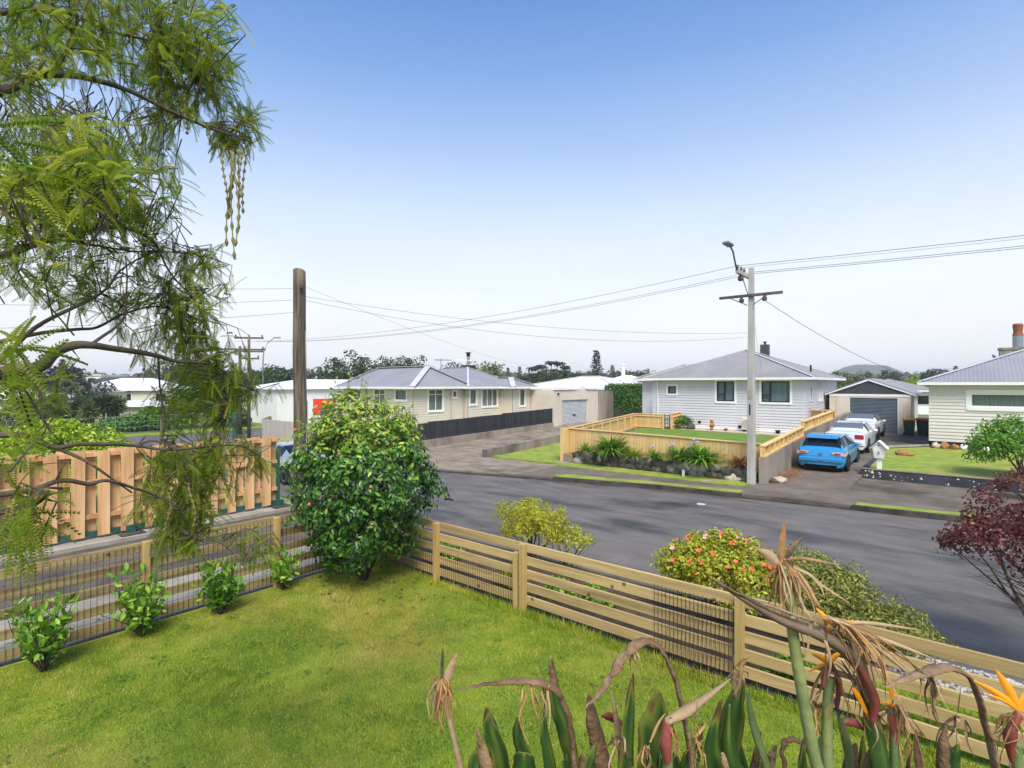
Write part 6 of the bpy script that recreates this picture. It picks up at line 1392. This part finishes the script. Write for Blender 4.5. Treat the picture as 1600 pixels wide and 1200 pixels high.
# norfolk pines
def norfolk(label, px, top, Z, seed):
    b = at(px, Z, 0); h = H+(600-top)/837*Z; t = thing('norfolk_pine', label, 'tree', b, group=GRP); g = np.random.default_rng(seed); P_, D_ = [], []
    mb = MB().tube([(b[0],b[1],-.2),(b[0],b[1],h*.6),(b[0],b[1],h)], [.02*h,.012*h,.002*h], 7)
    z = h*.18
    while z < h*.97:
        L_ = (h-z)*.24+.012*h
        for k in range(7):
            a = 6.283*k/7+g.uniform(-.3,.3)+z; e = np.array([math.cos(a)*L_, math.sin(a)*L_, L_*.22]); l = L_*g.uniform(.75,1.1)
            mb.tube([(b[0],b[1],z), (b[0]+e[0]*l/L_,b[1]+e[1]*l/L_,z+e[2])], [.004*h,.0015*h], 4)
            for q in np.linspace(.25,1,9):
                P_.append(np.array([b[0],b[1],z])+e*q*l/L_+g.normal(0,.006*h,3)); D_.append(norm(e+g.normal(0,.45,3)*L_+[0,0,L_*.25]))
        z += .045*h
    P_, D_ = np.array(P_), np.array(D_); n = len(P_)
    leaves('crown', P_, D_, rand_dirs(n)+[0,0,1], .05*h*g.uniform(.6,1.2,n), g.uniform(0,1,n), LEAF2, l_pine, t, org=b, width=.9)
    mb.build('trunk', m_barkd, t)
norfolk('tall norfolk pine standing above the white roofs',932,546,115,1)
for i, (px, top, Z, lab) in enumerate(((97,560,130,'norfolk pine above the dusky trees'),(127,576,260,'far norfolk pine beyond the two-storey building'),(488,576,260,'far pair norfolk pine beyond the weathered pole'),(500,572,280,'taller far norfolk pine beyond the weathered pole'),(794,574,250,'far norfolk pine right of the brick chimney'),(812,572,270,'second far norfolk pine right of the brick chimney'),(957,570,240,'far norfolk pine right of the tall one'),(975,573,250,'second far norfolk pine right of the tall one'),(1013,576,300,'far norfolk pine at the eave of the blue house'),(1493,571,200,'far norfolk pine above the warm white roof'))): norfolk(lab,px,top,Z,10+i)
# flat-topped pine
b = at(860,105); t = thing('umbrella_tree', 'airy flat-topped tree with bare trunk on the skyline', 'tree', b, group=GRP); mb = MB(); top = H+(600-563)/837*105
PP, NN = [], []; g_ = np.random.default_rng(77)
for dx, dz, r in ((-3.3,-1.1,1.6),(-1.9,-.7,1.4),(.2,0,1.7),(1.7,-.15,1.5),(2.9,-.9,1.2),(-4.6,-2.9,1.5),(-3.4,-2.6,1.2),(.9,-1.6,1.2)):
    c = np.array([b[0]+dx*CY,b[1]+dx*SY,top-.5+dz]); q = norm(g_.normal(size=(130,3)))*g_.uniform(.4,1,(130,1)); PP.append(c+q*[r,r,.38]); NN.append(q+[0,0,.7]); mb.tube([(b[0],b[1],top*.35),((b[0]+c[0])/2,(b[1]+c[1])/2,top*.72),tuple(c)], [.16,.1,.05], 5)
PP, NN = np.vstack(PP), np.vstack(NN); leaves('crown', PP, norm(np.cross(NN, g_.normal(size=NN.shape))), NN, .55*g_.uniform(.6,1.2,len(PP)), g_.uniform(0,.8,len(PP)), LEAF2, l_pine, t, org=b, width=1.4)
mb.tube([(b[0],b[1],-.1),(b[0],b[1],top*.36)], [.3,.2], 7); mb.build('trunk', m_barkd, t)

# far houses: simple hip-roofed bungalows with windows
def bungalow(label, px, Z, w, d_, ze, tp, wall, roof, rz=0., group='houses across the suburb', win=3, z=0.):
    b = at(px, Z, z); t = thing('bungalow', label, 'house', b, YAW+rz, group)
    MB().box((-w/2,-d_/2,-.2),(w/2,d_/2,ze)).build('wall', wall, t, local=True)
    ov = .45; x0, x1, y0, y1 = -w/2-ov, w/2+ov, -d_/2-ov, d_/2+ov; h = min(x1-x0, y1-y0)/2*tp; r = min(x1-x0, y1-y0)/2
    T, U = ((x0+r,(y0+y1)/2,ze+h),(x1-r,(y0+y1)/2,ze+h)) if w >= d_ else (((x0+x1)/2,y0+r,ze+h),((x0+x1)/2,y1-r,ze+h))
    mb = MB(); mb.v = [(x0,y0,ze),(x1,y0,ze),(x1,y1,ze),(x0,y1,ze),T,U]
    mb.f = [(0,1,5,4),(1,2,5),(2,3,4,5),(3,0,4),(3,2,1,0)] if w >= d_ else [(0,1,4),(1,2,5,4),(2,3,5),(3,0,4,5),(3,2,1,0)]
    mb.build('roof', roof, t, local=True)
    MB().box((x0-.04,y0-.05,ze-.14),(x1+.04,y0,ze+.02)).build('gutter', m_white, t, local=True)
    for k in range(win):
        x = -w/2+w*(k+.5)/win; f = MB().box((x-.75,-d_/2-.05,ze-1.75),(x+.75,-d_/2-.005,ze-.5)).build('window', m_white, t, local=True)
        MB().box((x-.65,-d_/2-.07,ze-1.65),(x+.65,-d_/2-.052,ze-.6)).build('pane', m_cglass, f, local=True)
    return t
nh = thing('bungalow', 'white-roofed house between the cream house and the flat-fronted garage', 'house', (-30,47,.3))
MB().box((-36,44.5,.0),(-24.5,54,3.3)).build('wall', m_white, nh)
hip_roof(nh,-36,-24.5,44.5,54,3.35,.22,mx=m_roofw,my=m_roofw,cap=m_roofw,gut=.2)
window(nh,'x',44.5,-1,-32.2,-30.2,1.6,2.9,tw=.12); MB().lathe([(.2,3.5),(.2,5.6),(.28,5.62),(.28,5.75)], (-26.5,49.5,0), 10).build('chimney', m_white, nh)
for a in (('white-roofed bungalow right of the norfolk pine',965,75,11,9,2.6,.26,m_white,m_roofw,.3),('pale bungalow with grey roof beyond the hedge',1005,62,9,8,2.3,.22,m_greyf,m_roofp,.2),('small white gabled house among the far trees',980,130,12,9,3.6,.45,m_white,m_roofw,.6),('far white bungalow left of the blue house',1000,125,14,8,3.0,.25,m_white,m_roofw,.1),
          ('far grey-roofed bungalow behind the garage ridge',1388,70,9,9,2.9,.30,m_white,m_roofp,-.5),('cream bungalow with white roof beyond the side street',215,80,13,9,2.9,.34,m_cream,m_roofw,.3),('white bungalow with dark gable beyond the side street',185,92,13,9,3.2,.34,m_white,m_gable,.2),
          ('long pale shed behind the cabbage trees',205,58,10,6,1.5,.12,m_greyf,m_roofw,.1),('white bungalow at the far end of the mesh fence',10,52,8,7,2.4,.35,m_white,m_roofw,.4),('pale bungalow half hidden by the dusky trees',140,75,9,8,2.6,.3,m_white,m_roofp,-.2),('far white roofed house beyond the weathered pole',500,120,12,9,4.0,.3,m_white,m_roofw,.3)): bungalow(*a)
b = at(138,125); t = thing('two_storey_building', 'white two-storey building far beyond the side street', 'building', b, YAW)
MB().box((-6,-4,-.2),(6,4,5.6)).build('wall', m_white, t, local=True); MB().box((-6.3,-4.3,5.6),(6.3,4.3,5.85)).build('roof', m_roofw, t, local=True)
for z in (1.2,3.9):
    for k in range(4): f = MB().box((-5+2.7*k,-4.06,z),(-3.2+2.7*k,-4.005,z+1.2)).build('window', m_greyf, t, local=True); MB().box((-4.9+2.7*k,-4.08,z+.1),(-3.3+2.7*k,-4.062,z+1.1)).build('pane', m_cglass, f, local=True)
# white hall and its grey fence at the corner of the streets
wb = thing('white_hall', 'long white-walled building with pale roof behind the grey paling fence', 'building', (-52,30,0))
MB().box((-57,24,-.1),(-48.3,40,3.2)).build('wall', m_white, wb)
MB().add([(-57.3,23.7,3.2),(-48,23.7,3.2),(-48,40.3,3.2),(-57.3,40.3,3.2),(-52.6,28.5,4.2),(-52.6,36,4.2)], [(0,1,4),(1,2,5,4),(2,3,5),(3,0,4,5)]).build('roof', m_roofw, wb)
MB().box((-48.32,26.0,.0),(-48.25,27.0,2.1)).build('door', m_greyf, wb)
paling_fence('paling_fence', 'grey weathered paling fence at the street corner', (-37.6,17.6), (-27.5,17.3), 1.25, 1.25, .17, m_greyf, m_greyf, lambda k: 0, posts=5, side=1)
paling_fence('paling_fence', 'grey paling fence turning into the side street', (-40.6,19.6), (-37.65,17.65), 1.25, 1.25, .17, m_greyf, m_greyf, lambda k: 0, posts=3, side=1)
sg = thing('sign_board', 'red sign with a yellow emblem and blue panel behind the camellia', 'sign', at(507,38,0))
p0 = at(507,38); rt = Vector((CY,SY,0)); 
sg.location = p0; sg.rotation_euler[2] = YAW; 
MB().box((-.8,-.03,1.5),(.8,.03,2.65)).build('panel', m_signr, sg, local=True); MB().box((-.25,-.05,1.35),(1.15,-.032,2.0)).build('blue_panel', m_signb, sg, local=True)
MB().lathe([(.0,0),(.16,.001),(.16,.012),(.0,.014)], (.0,-.046,2.35), 14, 'y').build('emblem', m_signy, sg, local=True)
MB().tube([(-.05,-.06,1.6),(.2,-.06,1.78),(.35,-.06,1.6),(.6,-.06,1.75),(.85,-.06,1.62)], .035, 5).build('script', m_white, sg, local=True)
for x in (-.75,.75): MB().box((x-.04,-.02,-.1),(x+.04,.028,1.3)).build('post', m_white, sg, local=True)
# mesh fence along the side street
mf = thing('mesh_fence', 'wire mesh fence on thin posts along the side street', 'fence', (-47.2,12,0))
for k in range(10): MB().tube([(-47.2,-6+2.9*k,-.1),(-47.2,-6+2.9*k,1.35)], .035, 6).build('post', m_lamp, mf)
mb = MB()
for z in (.1,.5,.9,1.3): mb.tube([(-47.2,-6,z),(-47.2,20.1,z)], .012, 4)
for k in range(87): mb.tube([(-47.2,-6+.3*k,.05),(-47.2,-6+.3*k,1.3)], .006, 3)
mb.build('wire_mesh', m_lamp, mf)
# distant hill and tree belt
hill('hill', [(1285,594),(1296,588),(1305,580),(1318,574),(1335,570.5),(1352,569.5),(1370,570),(1385,572),(1400,577),(1415,583),(1432,586),(1450,587),(1470,586),(1490,583),(1510,584),(1540,588),(1570,592)], 1100, m_hill)
def belt(label, x0, x1, top, Z, m, seed, n=900):
    g = np.random.default_rng(seed); px = g.uniform(x0,x1,n); zz = Z*g.uniform(.92,1.15,n); hh = (600-top)*(.55+.9*np.array([noise.noise(Vector((p*.03,seed,0)))*.5+.5 for p in px])); k = g.uniform(0,1,n)
    P_ = np.array([tuple(W(p, 600, z_)) for p, z_ in zip(px, zz)]); P_[:,2] = (H+hh/837*zz)*k**.5
    nn = np.tile([SY,-CY,.9],(n,1))+.6*g.normal(size=(n,3))
    o = leaves('tree_belt', P_, norm(np.cross(nn, g.normal(size=(n,3)))), nn, Z*.012*g.uniform(.6,1.3,n), g.uniform(0,1,n), LEAF2, m, None, width=2.0)
    tag(o, label, 'trees')
belt('far belt of trees on the skyline between the houses',690,1010,588,300,l_far,1,2600)
belt('far belt of trees on the skyline behind the warm white house',1290,1620,590,320,l_farb,2,2200)
belt('far belt of trees on the skyline at the side street',-40,560,588,260,l_farb,3,3000)

# ------------------------------------------------------------------ the air
hz = MB().box((-3200,-3200,-2.2),(3200,3200,62)).build('haze', None, kind='stuff')
mh = bpy.data.materials.new('haze'); mh.use_nodes = True; th = mh.node_tree; th.nodes.clear()
oh = th.nodes.new('ShaderNodeOutputMaterial'); pv = th.nodes.new('ShaderNodeVolumePrincipled')
pv.inputs['Color'].default_value = (.93,.95,1,1); pv.inputs['Density'].default_value = .00045; pv.inputs['Anisotropy'].default_value = 0.0
th.links.new(pv.outputs[0], oh.inputs['Volume']); hz.data.materials.append(mh)
